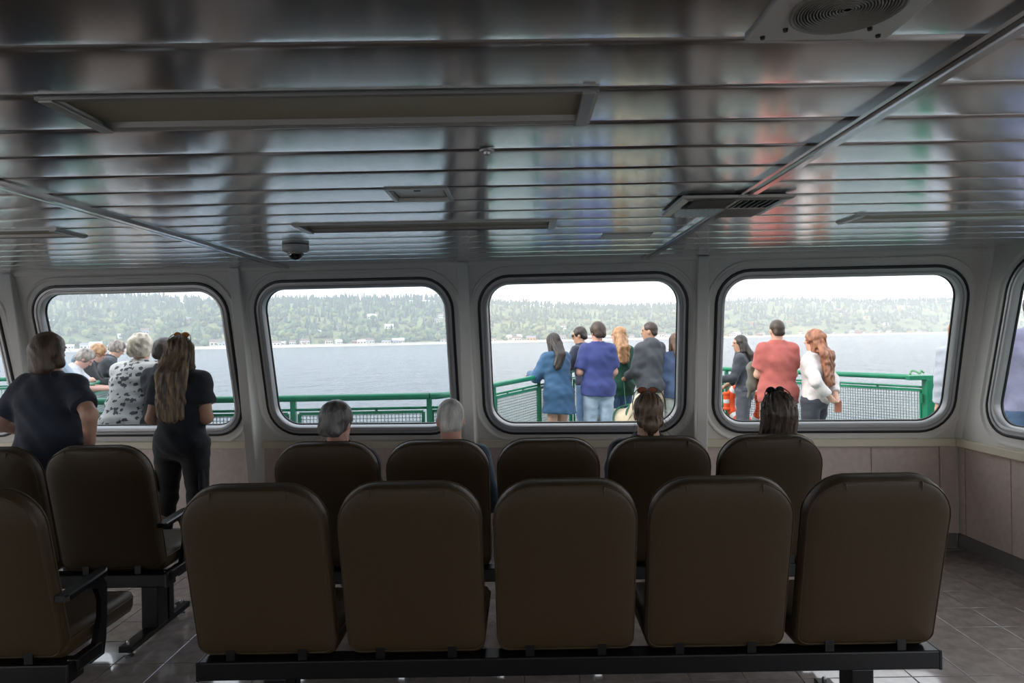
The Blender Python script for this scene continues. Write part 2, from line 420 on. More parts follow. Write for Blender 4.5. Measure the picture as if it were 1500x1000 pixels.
# air vent straddling the chrome strip
vc = Vector((.85, 2.848, ZC-.012)); t = thing('air_vent', vc, 'square ceiling air vent with angled louvres across the chrome strip', 'vent')
def vl(i, z, hx=.222, hy=.203): return rl(i, z, hx, hy)
mb = MB(); mb.loops([vl(0, .0), vl(.004, -.010), vl(.030, -.016), vl(.038, .0), vl(.038, .010)], False, False); mb.build('frame', M_ltframe, t)
mb = MB(); mb.loops([vl(.03, .006), vl(.03, .01)]); mb.build('duct', M_black, t)
mb = MB(); mb.box((0, 0, -.008), (.02, .35, .016)); mb.box((0, 0, -.008), (.36, .02, .016)); mb.build('divider', M_ltframe, t)
rm = Matrix.Rotation(math.radians(38), 3, 'Y'); rm2 = Matrix.Rotation(math.radians(-38), 3, 'Y')
rx = Matrix.Rotation(math.radians(38), 3, 'X'); rx2 = Matrix.Rotation(math.radians(-38), 3, 'X')
for i in range(7):
    f = -.172+i*.0245
    for (cx, cy, ln, rr) in ((f, .092, (.030, .165, .0015), rm), (-f, -.092, (.030, .165, .0015), rm2)):
        mb = MB(); mb.box((cx, cy, -.012), ln, rr); mb.build('louvre', M_ltframe, t)
    for (cx, cy, ln, rr) in ((-.092, f, (.165, .030, .0015), rx), (.092, -f, (.165, .030, .0015), rx2)):
        mb = MB(); mb.box((cx, cy, -.012), ln, rr); mb.build('louvre', M_ltframe, t)
# loudspeaker
c = Vector((.55, 1.137, ZC-.002)); t = thing('ceiling_speaker', c, 'square white ceiling loudspeaker plate with a round ribbed grille', 'speaker')
mb = MB(); mb.loops([rl(0, .004, .131, .125), rl(0, -.004, .131, .125), rl(.003, -.006, .131, .125)]); mb.build('plate', M_white, t)
M_grille = mat('grille_grey', (.30, .285, .255), .6)
mb = MB(); mb.lathe([(.092, -.004), (.092, -.010), (.088, -.012), (.086, -.009), (.001, -.009)], (0, 0, 0), 48); mb.build('grille', M_grille, t)
for i in range(16):
    r0 = .006+.005*i; mb = MB(); mb.lathe([(r0, -.009), (r0+.0008, -.0102), (r0+.0022, -.0102), (r0+.003, -.009)], (0, 0, 0), 40); mb.build('grille_ring', M_grille, t)
for sx, sy, rr in ((-1, 1, .105), (1, 1, .105), (-1, 1, .075), (1, 1, .075), (-1, -1, .105), (1, -1, .105)):
    mb = MB(); mb.lathe([(.004, -.011), (.005, -.006)], (sx*rr, sy*rr, 0), 8); mb.build('screw', M_black, t)
# dome camera
c = Vector((-1.29, 3.90, ZC-.005)); t = thing('security_camera', c, 'white dome security camera with dark bubble hanging from the ceiling', 'camera')
mb = MB(); mb.lathe([(.060, .004), (.074, -.001), (.074, -.030), (.070, -.035), (.056, -.040), (.05, -.040)], (0, 0, 0), 32); autosmooth(mb.build('housing', M_white, t))
mb = MB(); mb.lathe([(.046*math.cos(a), -.040-.046*math.sin(a)) for a in [i*math.pi/2/8 for i in range(8)]]+[(.001, -.086)], (0, 0, 0), 28); mb.build('bubble', mat('smoked_dome', (.006, .006, .009), .05, coat=.6), t, smooth=True)
mb = MB(); mb.lathe([(.050, -.036), (.052, -.044), (.047, -.048), (.045, -.040)], (0, 0, 0), 28); autosmooth(mb.build('trim_ring', M_chrome, t))
# sprinkler
c = Vector((-.096, 1.985, ZC-.004)); t = thing('sprinkler_head', c, 'tiny flush sprinkler head on a ceiling slat behind the nearest lamp', 'sprinkler')
mb = MB(); mb.lathe([(.022, 0), (.020, -.004), (.010, -.005), (.008, -.012), (.001, -.013)], (0, 0, 0), 20); autosmooth(mb.build('rosette', M_ltframe, t))

# ------------------------------------------------------------------ benches
def back_outline(hw, h, rt, rb, inset, n=8):
    pts = []; W2 = hw-inset; H0 = inset; H1 = h-inset; rt = max(.03, rt-inset); rb = max(.012, rb-inset)
    for (cx, cz, r, a0) in ((W2-rt, H1-rt, rt, 0), (-W2+rt, H1-rt, rt, 90), (-W2+rb, H0+rb, rb, 180), (W2-rb, H0+rb, rb, 270)):
        for k in range(n):
            a = math.radians(a0+90*k/(n-1)); x, z = cx+r*math.cos(a), cz+r*math.sin(a)
            bow = .006*math.sin(math.pi*min(1, max(0, z/h)))
            pts.append((x+math.copysign(bow, x), z+(.010*(1-(x/hw)**2) if z > h*.7 else 0)))
    return pts
BH = .69; BT = .16/.67
def seat_back_meshes():
    d = {}
    Lz = Vector((0, -.235, .972)).normalized(); Ny = Vector((0, .972, .235)).normalized()   # up the back / forward
    o0 = Vector((0, .16, .372))
    def pt(x, z, n): return o0+Vector((x, 0, 0))+Lz*z+Ny*n
    hw = .2675
    lay = [(.16, -.010), (.10, -.0085), (.05, -.004), (.022, .002), (.010, .006), (.003, .013), (0, .024), (0, .050), (.003, .062), (.012, .072), (.03, .079), (.09, .088), (.16, .092)]
    mb = MB(); mb.loops([[pt(x, z, n) for x, z in back_outline(hw, BH, .145, .05, i)] for i, n in lay]); d['backrest'] = mb.mesh('backrest', True)
    mb = MB(); l = [pt(x, z, .0075) for x, z in back_outline(hw, BH, .145, .05, .006)]; mb.tube(l+[l[0]], .0022, 6, False)
    l = [pt(x, z, .066) for x, z in back_outline(hw, BH, .145, .05, .003)]; mb.tube(l+[l[0]], .0035, 6, False)
    d['piping'] = mb.mesh('piping', True)
    for key, sx in (('tuckl', -1), ('tuckr', 1)):
        mb = MB(); path = [pt(sx*(.150+.010*q), BH-.006+.004*(1-q*q)-(.022 if q < -1.1 else 0), .036+.036*q) for q in (-1.2, -1, -.6, 0, .6, 1)]
        mb.tube(path, .006, 7, True, [.001, .0035, .005, .005, .005, .002]); d[key] = mb.mesh('fold', True)
    mb = MB(); cz = .40
    bm = MB(); bm.box((0, .43, .405), (.53, .50, .105), bev=.035); d['seat'] = bm.mesh('seat', True)
    mb = MB(); l = [Vector((x, .43+y, .425)) for x, y in rrect(-.266, .266, -.251, .251, .045, 5)]; mb.tube(l+[l[0]], .004, 6, False); d['seat_piping'] = mb.mesh('seat_piping', True)
    for k, m in (('backrest', M_vinyl), ('piping', M_pipe), ('tuckl', M_pipe), ('tuckr', M_pipe), ('seat', M_vinyl), ('seat_piping', M_pipe)): d[k].materials.append(m)
    return d
SB = seat_back_meshes()
def arm_meshes():
    mb = MB(); path = [Vector((0, .32, .30)), Vector((0, .35, .36)), Vector((0, .372, .46)), Vector((0, .375, .53)), Vector((0, .362, .585)), Vector((0, .33, .612))]
    ls = []
    for p, w, dd in zip(path, (.030, .026, .020, .020, .024, .026), (.05, .035, .024, .024, .035, .05)):
        ls.append([p+Vector((-w/2, -dd, 0)), p+Vector((w/2, -dd, 0)), p+Vector((w/2, dd*.8, .0)), p+Vector((-w/2, dd*.8, 0))])
    mb.loops(ls); a = mb.mesh('arm_post'); a.materials.append(M_black)
    mb = MB(); mb.loops([[Vector((x, y, z+(y-.12)*.06)) for x, z in ((-w, .610), (w, .610), (w, .628), (w*.75, .634), (-w*.75, .634), (-w, .628))] for y, w in ((.115, .020), (.13, .028), (.25, .030), (.37, .026), (.395, .012))])
    b = mb.mesh('armrest'); b.materials.append(M_black); return a, b
AP, AR = arm_meshes()
def child(name, me, parent, loc=(0, 0, 0)):
    o = bpy.data.objects.new(name, me); COL.objects.link(o); o.parent = parent; o.location = loc; return o
def bench(yrow, centres, posts, arms, label, x0, x1):
    xc = (x0+x1)/2; t = thing('seat_bench', (xc, yrow, 0), label, 'bench', 'rows of fixed cabin seats')
    for X in centres:
        lx = X-xc
        b = child('backrest', SB['backrest'], t, (lx, 0, 0)); child('piping', SB['piping'], b); child('fold', SB['tuckl'], b); child('fold', SB['tuckr'], b)
        s = child('seat', SB['seat'], t, (lx, 0, 0)); child('seat_piping', SB['seat_piping'], s)
        for sx in (-.14, .14):
            mb = MB(); mb.loops([[Vector((lx+sx+q, y, z)) for y, z in ((.155, .33), (.155, .42), (.185, .42), (.195, .358), (.48, .358), (.48, .335))] for q in (-.017, .017)]); mb.build('seat_bracket', M_black, t)
    mb = MB(); mb.box((0, .19, .318), (x1-x0, .09, .072), bev=.006); mb.build('beam', M_black, t)
    for sx in (-1, 1):
        mb = MB(); mb.box((sx*(x1-x0-.004)/2, .19, .318), (.012, .094, .076), bev=.003); mb.build('beam_end_cap', M_black, t)
    for X in posts:
        lx = X-xc
        mb = MB(); mb.box((lx, .20, .175), (.088, .11, .225), bev=.006); mb.box((lx+.02, .29, .17), (.05, .05, .21)); leg = mb.build('leg', M_black, t)
        mb = MB(); mb.box((lx, .22, .052), (.07, .60, .032), bev=.004); fr = mb.build('foot_rail', M_black, t)
        for yy in (-.05, .05+.36, .49):
            mb = MB(); mb.lathe([(.010, .068), (.010, .080), (.006, .088), (.001, .088)], (lx, yy, 0), 10); mb.build('bolt', M_bolt, fr)
        for yy in (-.045, .485):
            mb = MB(); mb.lathe([(.02, .0), (.02, .010), (.007, .012), (.007, .038)], (lx, yy, .0042), 12); mb.build('levelling_foot', M_bolt, fr)
    for X in arms:
        p = child('arm_post', AP, t, (X-xc, 0, 0)); child('armrest', AR, p)
        mb = MB(); mb.box((X-xc, .26, .335), (.05, .16, .05), bev=.008); mb.build('arm_bracket', M_black, t)
    return t
pitch = .583
bench(2.50, [.1475+pitch*k for k in (-2, -1, 0, 1, 2)], (-.985, 1.295), (), 'five-seat taupe vinyl bench nearest, in the foreground', -1.285, 1.60)
bench(3.52, [.1225+.581*k for k in (-2, -1, 0, 1, 2)], (-.62, 1.0), (), 'five-seat taupe vinyl bench of the second row, with four people seated', -1.30, 1.56)
bench(2.50, [-2.085, -2.668, -3.251], (-2.0, -3.2), (-1.79,), 'taupe bench with black armrest cut off at the lower left', -3.5, -1.785)
bench(3.52, [-2.235, -2.816, -3.397], (-2.03, -3.2), (-1.945,), 'taupe bench in front of the standing woman in navy, across the aisle', -3.66, -1.935)

# ------------------------------------------------------------------ outside: deck, railings, water, far shore
rp = [(-.86, 6.2), (-.70, 6.34), (-.355, 7.4), (.31, 9.1), (.70, 10.15), (.98, 10.58), (1.40, 10.75), (1.95, 10.72), (2.50, 10.5), (2.94, 9.98), (3.93, 8.3), (4.42, 7.5)]
lp = [(-5.4-x, y) for x, y in rp]
deck_out = [(-10.6, -8.2), (-10.6, 7.5)]+[(x-.08 if x < -5 else x, y+.1) for x, y in lp[::-1]][1:]+[(x+(.08 if x > 0 else 0), y+.1) for x, y in rp]+[(5.6, 6.0), (5.6, -8.2)]
mb = MB(); n = len(deck_out)
mb.add([(x, y, -.012) for x, y in deck_out]+[(x, y, -.30) for x, y in deck_out], [tuple(range(n)), tuple(range(n, 2*n))[::-1]]+[(i, (i+1) % n, n+(i+1) % n, n+i) for i in range(n)])
tag(mb.build('floor_deck', M_deck, center=(0, 0, -.30)), kind='structure')

def resample(path, step):
    P3 = [Vector((x, y, 0)) for x, y in path]; pts = []
    for i in range(len(P3)-1):
        p0, p1, p2, p3 = P3[max(i-1, 0)], P3[i], P3[i+1], P3[min(i+2, len(P3)-1)]
        for k in range(10):
            t = k/10; pts.append(.5*((2*p1)+(p2-p0)*t+(2*p0-5*p1+4*p2-p3)*t*t+(3*p1-p0-3*p2+p3)*t**3))
    pts.append(P3[-1]); out = [pts[0]]; acc = 0
    L = sum((b-a).length for a, b in zip(pts[:-1], pts[1:])); n = max(1, round(L/step)); st = L/n; want = st
    for a, b in zip(pts[:-1], pts[1:]):
        l = (b-a).length
        while acc+l >= want-1e-6 and len(out) < n: out.append(a.lerp(b, (want-acc)/l)); want += st
        acc += l
    out.append(pts[-1]); return pts, out
def railing(path, label, step=1.35, first=0):
    fine, st = resample(path, step); c = Vector((fine[0].x, fine[0].y, 0)); zz = lambda p, z: Vector((p.x, p.y, z))-c
    t = thing('deck_railing', c, label, 'railing', 'green deck railings')
    mb = MB(); mb.tube([zz(p, 1.07) for p in fine], .031, 10); mb.build('top_rail', M_green, t, smooth=True)
    mb = MB(); mb.tube([zz(p, .965) for p in fine], .013, 8); mb.build('mid_rail', M_green, t, smooth=True)
    for p in st[first:]:
        mb = MB(); mb.box(zz(p, .525), (.045, .045, 1.05)); mb.build('post', M_green, t)
        mb = MB(); mb.box(zz(p, .006), (.11, .11, .012)); mb.build('post_foot', M_green, t)
    for a, b in zip(st[:-1], st[1:]):
        d = (b-a).normalized(); a2 = a+d*.055; b2 = b-d*.055
        seg = [a2]+[p for p in fine if (p-a2).dot(d) > .02 and (p-b2).dot(d) < -.02 and (p-a).length < (b-a).length*1.2]+[b2]
        bar = MB(); bar.tube([zz(p, .93) for p in seg], .020, 4); bar.tube([zz(p, .11) for p in seg], .020, 4)
        bar.tube([zz(a2, .11), zz(a2, .93)], .020, 4); bar.tube([zz(b2, .11), zz(b2, .93)], .020, 4)
        fr = bar.build('panel_frame', M_green, t)
        w = MB(); k = 0
        for z in [.14+.032*i for i in range(25)]: w.tube([zz(p, z) for p in seg], .0040, 4, False)
        L = [0]
        for p, q in zip(seg[:-1], seg[1:]): L.append(L[-1]+(q-p).length)
        s = .03
        while s < L[-1]-.02:
            while k < len(L)-2 and L[k+1] < s: k += 1
            p = seg[k].lerp(seg[k+1], (s-L[k])/(L[k+1]-L[k])); w.tube([zz(p, .11), zz(p, .93)], .0040, 4, False); s += .032
        tag(w.build('wire_mesh', M_wire, fr), kind='stuff')
        for f in (.25, .62):
            q = a2.lerp(b2, f); bk = MB(); bk.box(zz(q, .948), (.02, .02, .03)); bk.build('spacer', M_green, fr)
    return t
railing([(-4.54, 6.2), (-2.7, 6.17), (-.86, 6.2)], 'straight green railing with mesh right outside the second window', 1.22)
railing(rp, 'curved green mesh railing around the people on the right deck', first=1)
railing(lp, 'curved green mesh railing at the far left where people lean over', 1.35, 1)
railing([(4.56, 7.25), (5.25, 6.0), (5.45, 3), (5.45, -2)], 'green mesh railing past the gate post, right of the last front window', 1.35)
# gate post with a rope
g = Vector((4.42, 7.45, 0)); t = thing('gate_post', g, 'stout green gate post with flat cap and rope on top', 'post')
mb = MB(); mb.box((0, 0, .53), (.10, .10, 1.06), bev=.006); mb.build('post', M_green, t)
mb = MB(); mb.box((-.01, 0, 1.075), (.44, .09, .05), bev=.006); mb.build('cap', M_green, t)
for z in (.25, .55, .85): mb = MB(); mb.tube([(-.085, 0, z-.05), (-.085, 0, z+.05)], .02, 8); mb.build('hinge', M_green, t)
mb = MB(); mb.tube([(-.2+.16*q, .03*math.sin(9*q), 1.115+.035*abs(math.sin(6*q))) for q in [i/16 for i in range(17)]], .010, 6); mb.build('rope', mat('green_rope', (.12, .30, .16), .9), t)

# water
def water_mat():
    m = bpy.data.materials.new('sea_water'); m.use_nodes = True; nt = m.node_tree; b = nt.nodes['Principled BSDF']
    b.inputs['Base Color'].default_value = (.05, .075, .10, 1); b.inputs['Roughness'].default_value = .22; b.inputs['IOR'].default_value = 1.33
    g = nt.nodes.new('ShaderNodeNewGeometry'); hs = []
    for sc, stx in ((.55, (1, .55, 1)), (.10, (1, .45, 1))):
        mp = nt.nodes.new('ShaderNodeMapping'); mp.inputs['Scale'].default_value = stx; nt.links.new(g.outputs['Position'], mp.inputs[0])
        n = nt.nodes.new('ShaderNodeTexNoise'); n.inputs['Scale'].default_value = sc; n.inputs['Detail'].default_value = 5; n.inputs['Roughness'].default_value = .62
        nt.links.new(mp.outputs[0], n.inputs['Vector']); hs.append(n)
    ad = nt.nodes.new('ShaderNodeMath'); ad.operation = 'MULTIPLY_ADD'; nt.links.new(hs[1].outputs['Fac'], ad.inputs[0]); ad.inputs[1].default_value = 3.0; nt.links.new(hs[0].outputs['Fac'], ad.inputs[2])
    bp = nt.nodes.new('ShaderNodeBump'); bp.inputs['Strength'].default_value = 1; bp.inputs['Distance'].default_value = 1.0
    nt.links.new(ad.outputs[0], bp.inputs['Height']); nt.links.new(bp.outputs[0], b.inputs['Normal']); return m
ZW = -11.0
mb = MB(); mb.add([(-6000, -3000, ZW), (6000, -3000, ZW), (6000, 7000, ZW), (-6000, 7000, ZW)], [(0, 1, 2, 3)])
tag(mb.build('sea_water', water_mat(), center=(0, 0, ZW)), 'grey-blue choppy sea between the ferry and the far shore', 'water', kind='stuff')
# ship side below the deck
mb = MB(); mb.add([(x*.985, y*.985, -.30) for x, y in deck_out]+[(x*.93, y*.93, ZW) for x, y in deck_out], [(i, (i+1) % n, n+(i+1) % n, n+i) for i in range(n)])
tag(mb.build('wall_hull', M_white), kind='structure')

# far shore: terrain, forest, houses
def fnoise(x, y, s, seed=0):
    r = np.random.default_rng(seed+11); v = 0
    for i in range(7):
        a = r.uniform(0, 6.28); f = (1+.55*i)/s; v = v+np.sin((x*math.cos(a)+y*math.sin(a))*f*6.28+r.uniform(0, 6.28))/(1+.6*i)
    return v/2.6
def shore_y(x): return 1330+.48*x+18*np.sin(x/170.)
def ground(x, t):
    """height above the water t metres inland"""
    t = np.asarray(t, float); hmax = 78+9*np.exp(-((x+900)/500.)**2)+14*np.exp(-((x+330)/240.)**2)*np.exp(-((t-420)/260.)**2)+26*np.clip((x-200)/1000, 0, 1)
    base = 3.2*np.clip(t/10, 0, 1)+8*np.clip((t-14)/50, 0, 1)+hmax*(np.clip((t-45)/430, 0, 1)**.85)
    return base+np.clip(t/200, 0, 1)*8*fnoise(x, t, 420, 3)
xs = np.linspace(-2600, 3600, 200); ts = np.array([-25, 0, 5, 12, 25, 45, 70, 110, 160, 220, 290, 370, 460, 560, 700, 1000])
mb = MB(); vs = []
for x in xs:
    for t in ts: vs.append((x, float(shore_y(x)+t), ZW+float(ground(x, t) if t >= 0 else -1)))
m = len(ts); mb.add(vs, [(i*m+j, (i+1)*m+j, (i+1)*m+j+1, i*m+j+1) for i in range(len(xs)-1) for j in range(m-1)])
M_land = mat('meadow_and_scrub', (.10, .15, .05), .95, var=.5, vscale=.012, col2=(.24, .25, .10))
tag(mb.build('hill_land', M_land, smooth=True, center=(0, 1400, ZW)), 'long low wooded hills rising along the far shore', 'hill', kind='structure')
mb = MB(); vs = []
for x in xs:
    for t, z in ((-8, -.3), (-1, 1.2), (5, 3.6), (11, 4.6)): vs.append((x, float(shore_y(x)+t), ZW+z))
mb.add(vs, [(i*4+j, (i+1)*4+j, (i+1)*4+j+1, i*4+j+1) for i in range(len(xs)-1) for j in range(3)])
tag(mb.build('shore_beach', mat('pale_sand', (.46, .42, .34), .9, var=.15, vscale=.05), center=(0, 1400, ZW)), 'pale strip of sand and seawall along the far waterline', 'beach', kind='structure')

def conifer(mb, p, h, r, rng):
    for (z0, z1, rr) in ((.10, .55, 1), (.35, .80, .74), (.6, 1.0, .46)):
        a0 = rng.uniform(0, 6.28); base = [p+Vector((r*rr*math.cos(a0+k*1.2566), r*rr*math.sin(a0+k*1.2566), h*z0)) for k in range(5)]
        o = len(mb.v); mb.v += [tuple(q) for q in base]+[tuple(p+Vector((0, 0, h*z1)))]
        mb.f += [(o+k, o+(k+1) % 5, o+5) for k in range(5)]
ICO_V = None
def ico():
    global ICO_V
    if ICO_V is None:
        bm = bmesh.new(); bmesh.ops.create_icosphere(bm, subdivisions=1, radius=1); bm.verts.index_update()
        ICO_V = ([v.co.copy() for v in bm.verts], [tuple(v.index for v in f.verts) for f in bm.faces]); bm.free()
    return ICO_V
def roundtree(mb, p, h, r, rng):
    V, Fc = ico(); o = len(mb.v)
    mb.v += [tuple(p+Vector((v.x*r*rng.uniform(.8, 1.2), v.y*r*rng.uniform(.8, 1.2), h*.55+v.z*h*.45*rng.uniform(.85, 1.1)))) for v in V]
    mb.f += [tuple(i+o for i in f) for f in Fc]
rng = random.Random(5)
TM = {'dark': mat('dark_conifer_foliage', (.028, .060, .036), .95, var=.35, vscale=.03), 'mid': mat('mixed_wood_foliage', (.065, .115, .045), .95, var=.35, vscale=.03),
      'pale': mat('yellow_green_foliage', (.16, .19, .06), .95, var=.3, vscale=.04)}
fm = {k: MB() for k in TM}
def site(t0, t1, x0=None):
    t = rng.uniform(t0, t1); u = rng.uniform(-.86, .86)
    x = u*(1330+t)/(1-.48*u)
    return x, t
def tree_at(x, t): return Vector((x, float(shore_y(x)+t), ZW+float(ground(x, t))-1))
houses_at = []
for i in range(6800):
    x, t = site(20, 560) if i < 6000 else site(440, 520)
    c = float(fnoise(x, t*1.6, 300, 9)); y = float(fnoise(x, t*2, 130, 21))
    if t < 170 and c > .25 and rng.random() < .7: continue
    if c > .62 and t < 380: continue
    p = tree_at(x, t); up_ = min(1, t/420)
    if rng.random() < .22+.70*up_**1.5+(.2*y): conifer(fm['dark' if rng.random() < .75 else 'mid'], p, rng.uniform(13, 24)*(1 if t < 430 else rng.uniform(.7, 1.15)), rng.uniform(3.2, 5.0), rng)
    else: roundtree(fm['pale' if rng.random() < .50-.3*up_+.25*y else 'mid'], p, rng.uniform(8, 15), rng.uniform(4.5, 8), rng)
for k, lab in (('dark', 'dark conifers covering the far hills'), ('mid', 'mid-green mixed trees covering the far hills'), ('pale', 'pale yellow-green trees low on the far hills')):
    tag(fm[k].build('hill_forest', TM[k]), lab, 'forest', kind='stuff')
# shore trees big enough to tell apart
proto = {}
for i in range(3):
    mb = MB(); r2 = random.Random(i)
    for q in range(4): roundtree(mb, Vector((r2.uniform(-3, 3), r2.uniform(-2, 2), r2.uniform(-1, 2))), r2.uniform(9, 12), r2.uniform(3.2, 4.6), r2)
    proto[i] = mb.mesh('crown'); proto[i].materials.append(TM['pale' if i == 0 else 'mid'])
for i in range(90):
    x, t = site(16, 60); o = bpy.data.objects.new('shore_tree', proto[i % 3]); COL.objects.link(o)
    o.location = tree_at(x, t); o.rotation_euler.z = rng.uniform(0, 6); s = rng.uniform(.75, 1.25); o.scale = (s, s, s)
    tag(o, ('pale yellow-green', 'mid-green clumped', 'mid-green loose')[i % 3]+' leafy tree among the houses along the far waterline', 'tree', 'trees along the far shore')
# houses
hm = [mat('house_white', (.80, .78, .74), .7), mat('house_cream', (.72, .64, .50), .7), mat('house_grey', (.46, .47, .48), .7), mat('house_rust', (.42, .16, .10), .7), mat('house_ochre', (.66, .36, .10), .7)]
rm_ = [mat('roof_grey', (.25, .25, .27), .8), mat('roof_brown', (.22, .16, .13), .8), mat('roof_pale', (.62, .61, .60), .7)]
def house(x, t, w, d, h, wall, roof, label, group):
    p = tree_at(x, t); p.z += .5
    o = thing('house', p, label, 'house', group, rz=rng.uniform(-.5, .5)+.44)
    mb = MB(); mb.loops([[(-w/2, -d/2, -3), (w/2, -d/2, -3), (w/2, d/2, -3), (-w/2, d/2, -3)], [(-w/2, -d/2, h), (w/2, -d/2, h), (w/2, d/2, h), (-w/2, d/2, h)]]); mb.build('wall', wall, o)
    mb = MB(); e = .6; rh = h*.55
    mb.loops([[(-w/2-e, -d/2-e, h), (-w/2-e, d/2+e, h), (-w/2-e, 0, h+rh)], [(w/2+e, -d/2-e, h), (w/2+e, d/2+e, h), (w/2+e, 0, h+rh)]]); mb.build('roof', roof, o)
    for k in range(3):
        mb = MB(); mb.box((-w/2+w*(k+.5)/3, -d/2-.05, h*.55), (w*.17, .12, h*.34)); mb.build('window', M_ink, o)
wp = [0, 0, 0, 1, 1, 2, 0, 1, 3, 4]
for i in range(140):
    if i < 90: x, t = site(8, 24); lab = 'house in the row along the far waterline'; grp = 'houses along the far waterline'
    elif i < 122: x, t = site(70, 230); lab = 'house among the trees on the far hillside'; grp = 'houses on the far hillside'
    else:
        t = rng.uniform(230, 360); x = rng.uniform(.44, .60)*(1330+t)/(1-.48*.52); lab = 'house in the cluster high on the far right hillside'; grp = 'houses high on the right hillside'
    wi = wp[rng.randrange(10)]; ri = rng.randrange(3)
    house(x, t, rng.uniform(9, 19), rng.uniform(7, 10), rng.uniform(4, 8), hm[wi], rm_[ri], 'small '+('white', 'cream', 'grey', 'rust-red', 'ochre')[wi]+' '+('grey-roofed', 'brown-roofed', 'pale-roofed')[ri]+' '+lab, grp)

# sea haze between ship and shore
mb = MB(); mb.box((300, 1100, 140), (7000, 2000, 310))
hz = bpy.data.materials.new('sea_haze'); hz.use_nodes = True; nt = hz.node_tree; nt.nodes.clear()
ho = nt.nodes.new('ShaderNodeOutputMaterial'); hv = nt.nodes.new('ShaderNodeVolumeScatter'); hv.inputs['Color'].default_value = (.93, .96, 1, 1); hv.inputs['Density'].default_value = .00040; hv.inputs['Anisotropy'].default_value = .3
nt.links.new(hv.outputs[0], ho.inputs['Volume'])
tag(mb.build('sea_haze', hz), 'thin pale haze hanging over the water and hills', 'haze', kind='stuff')

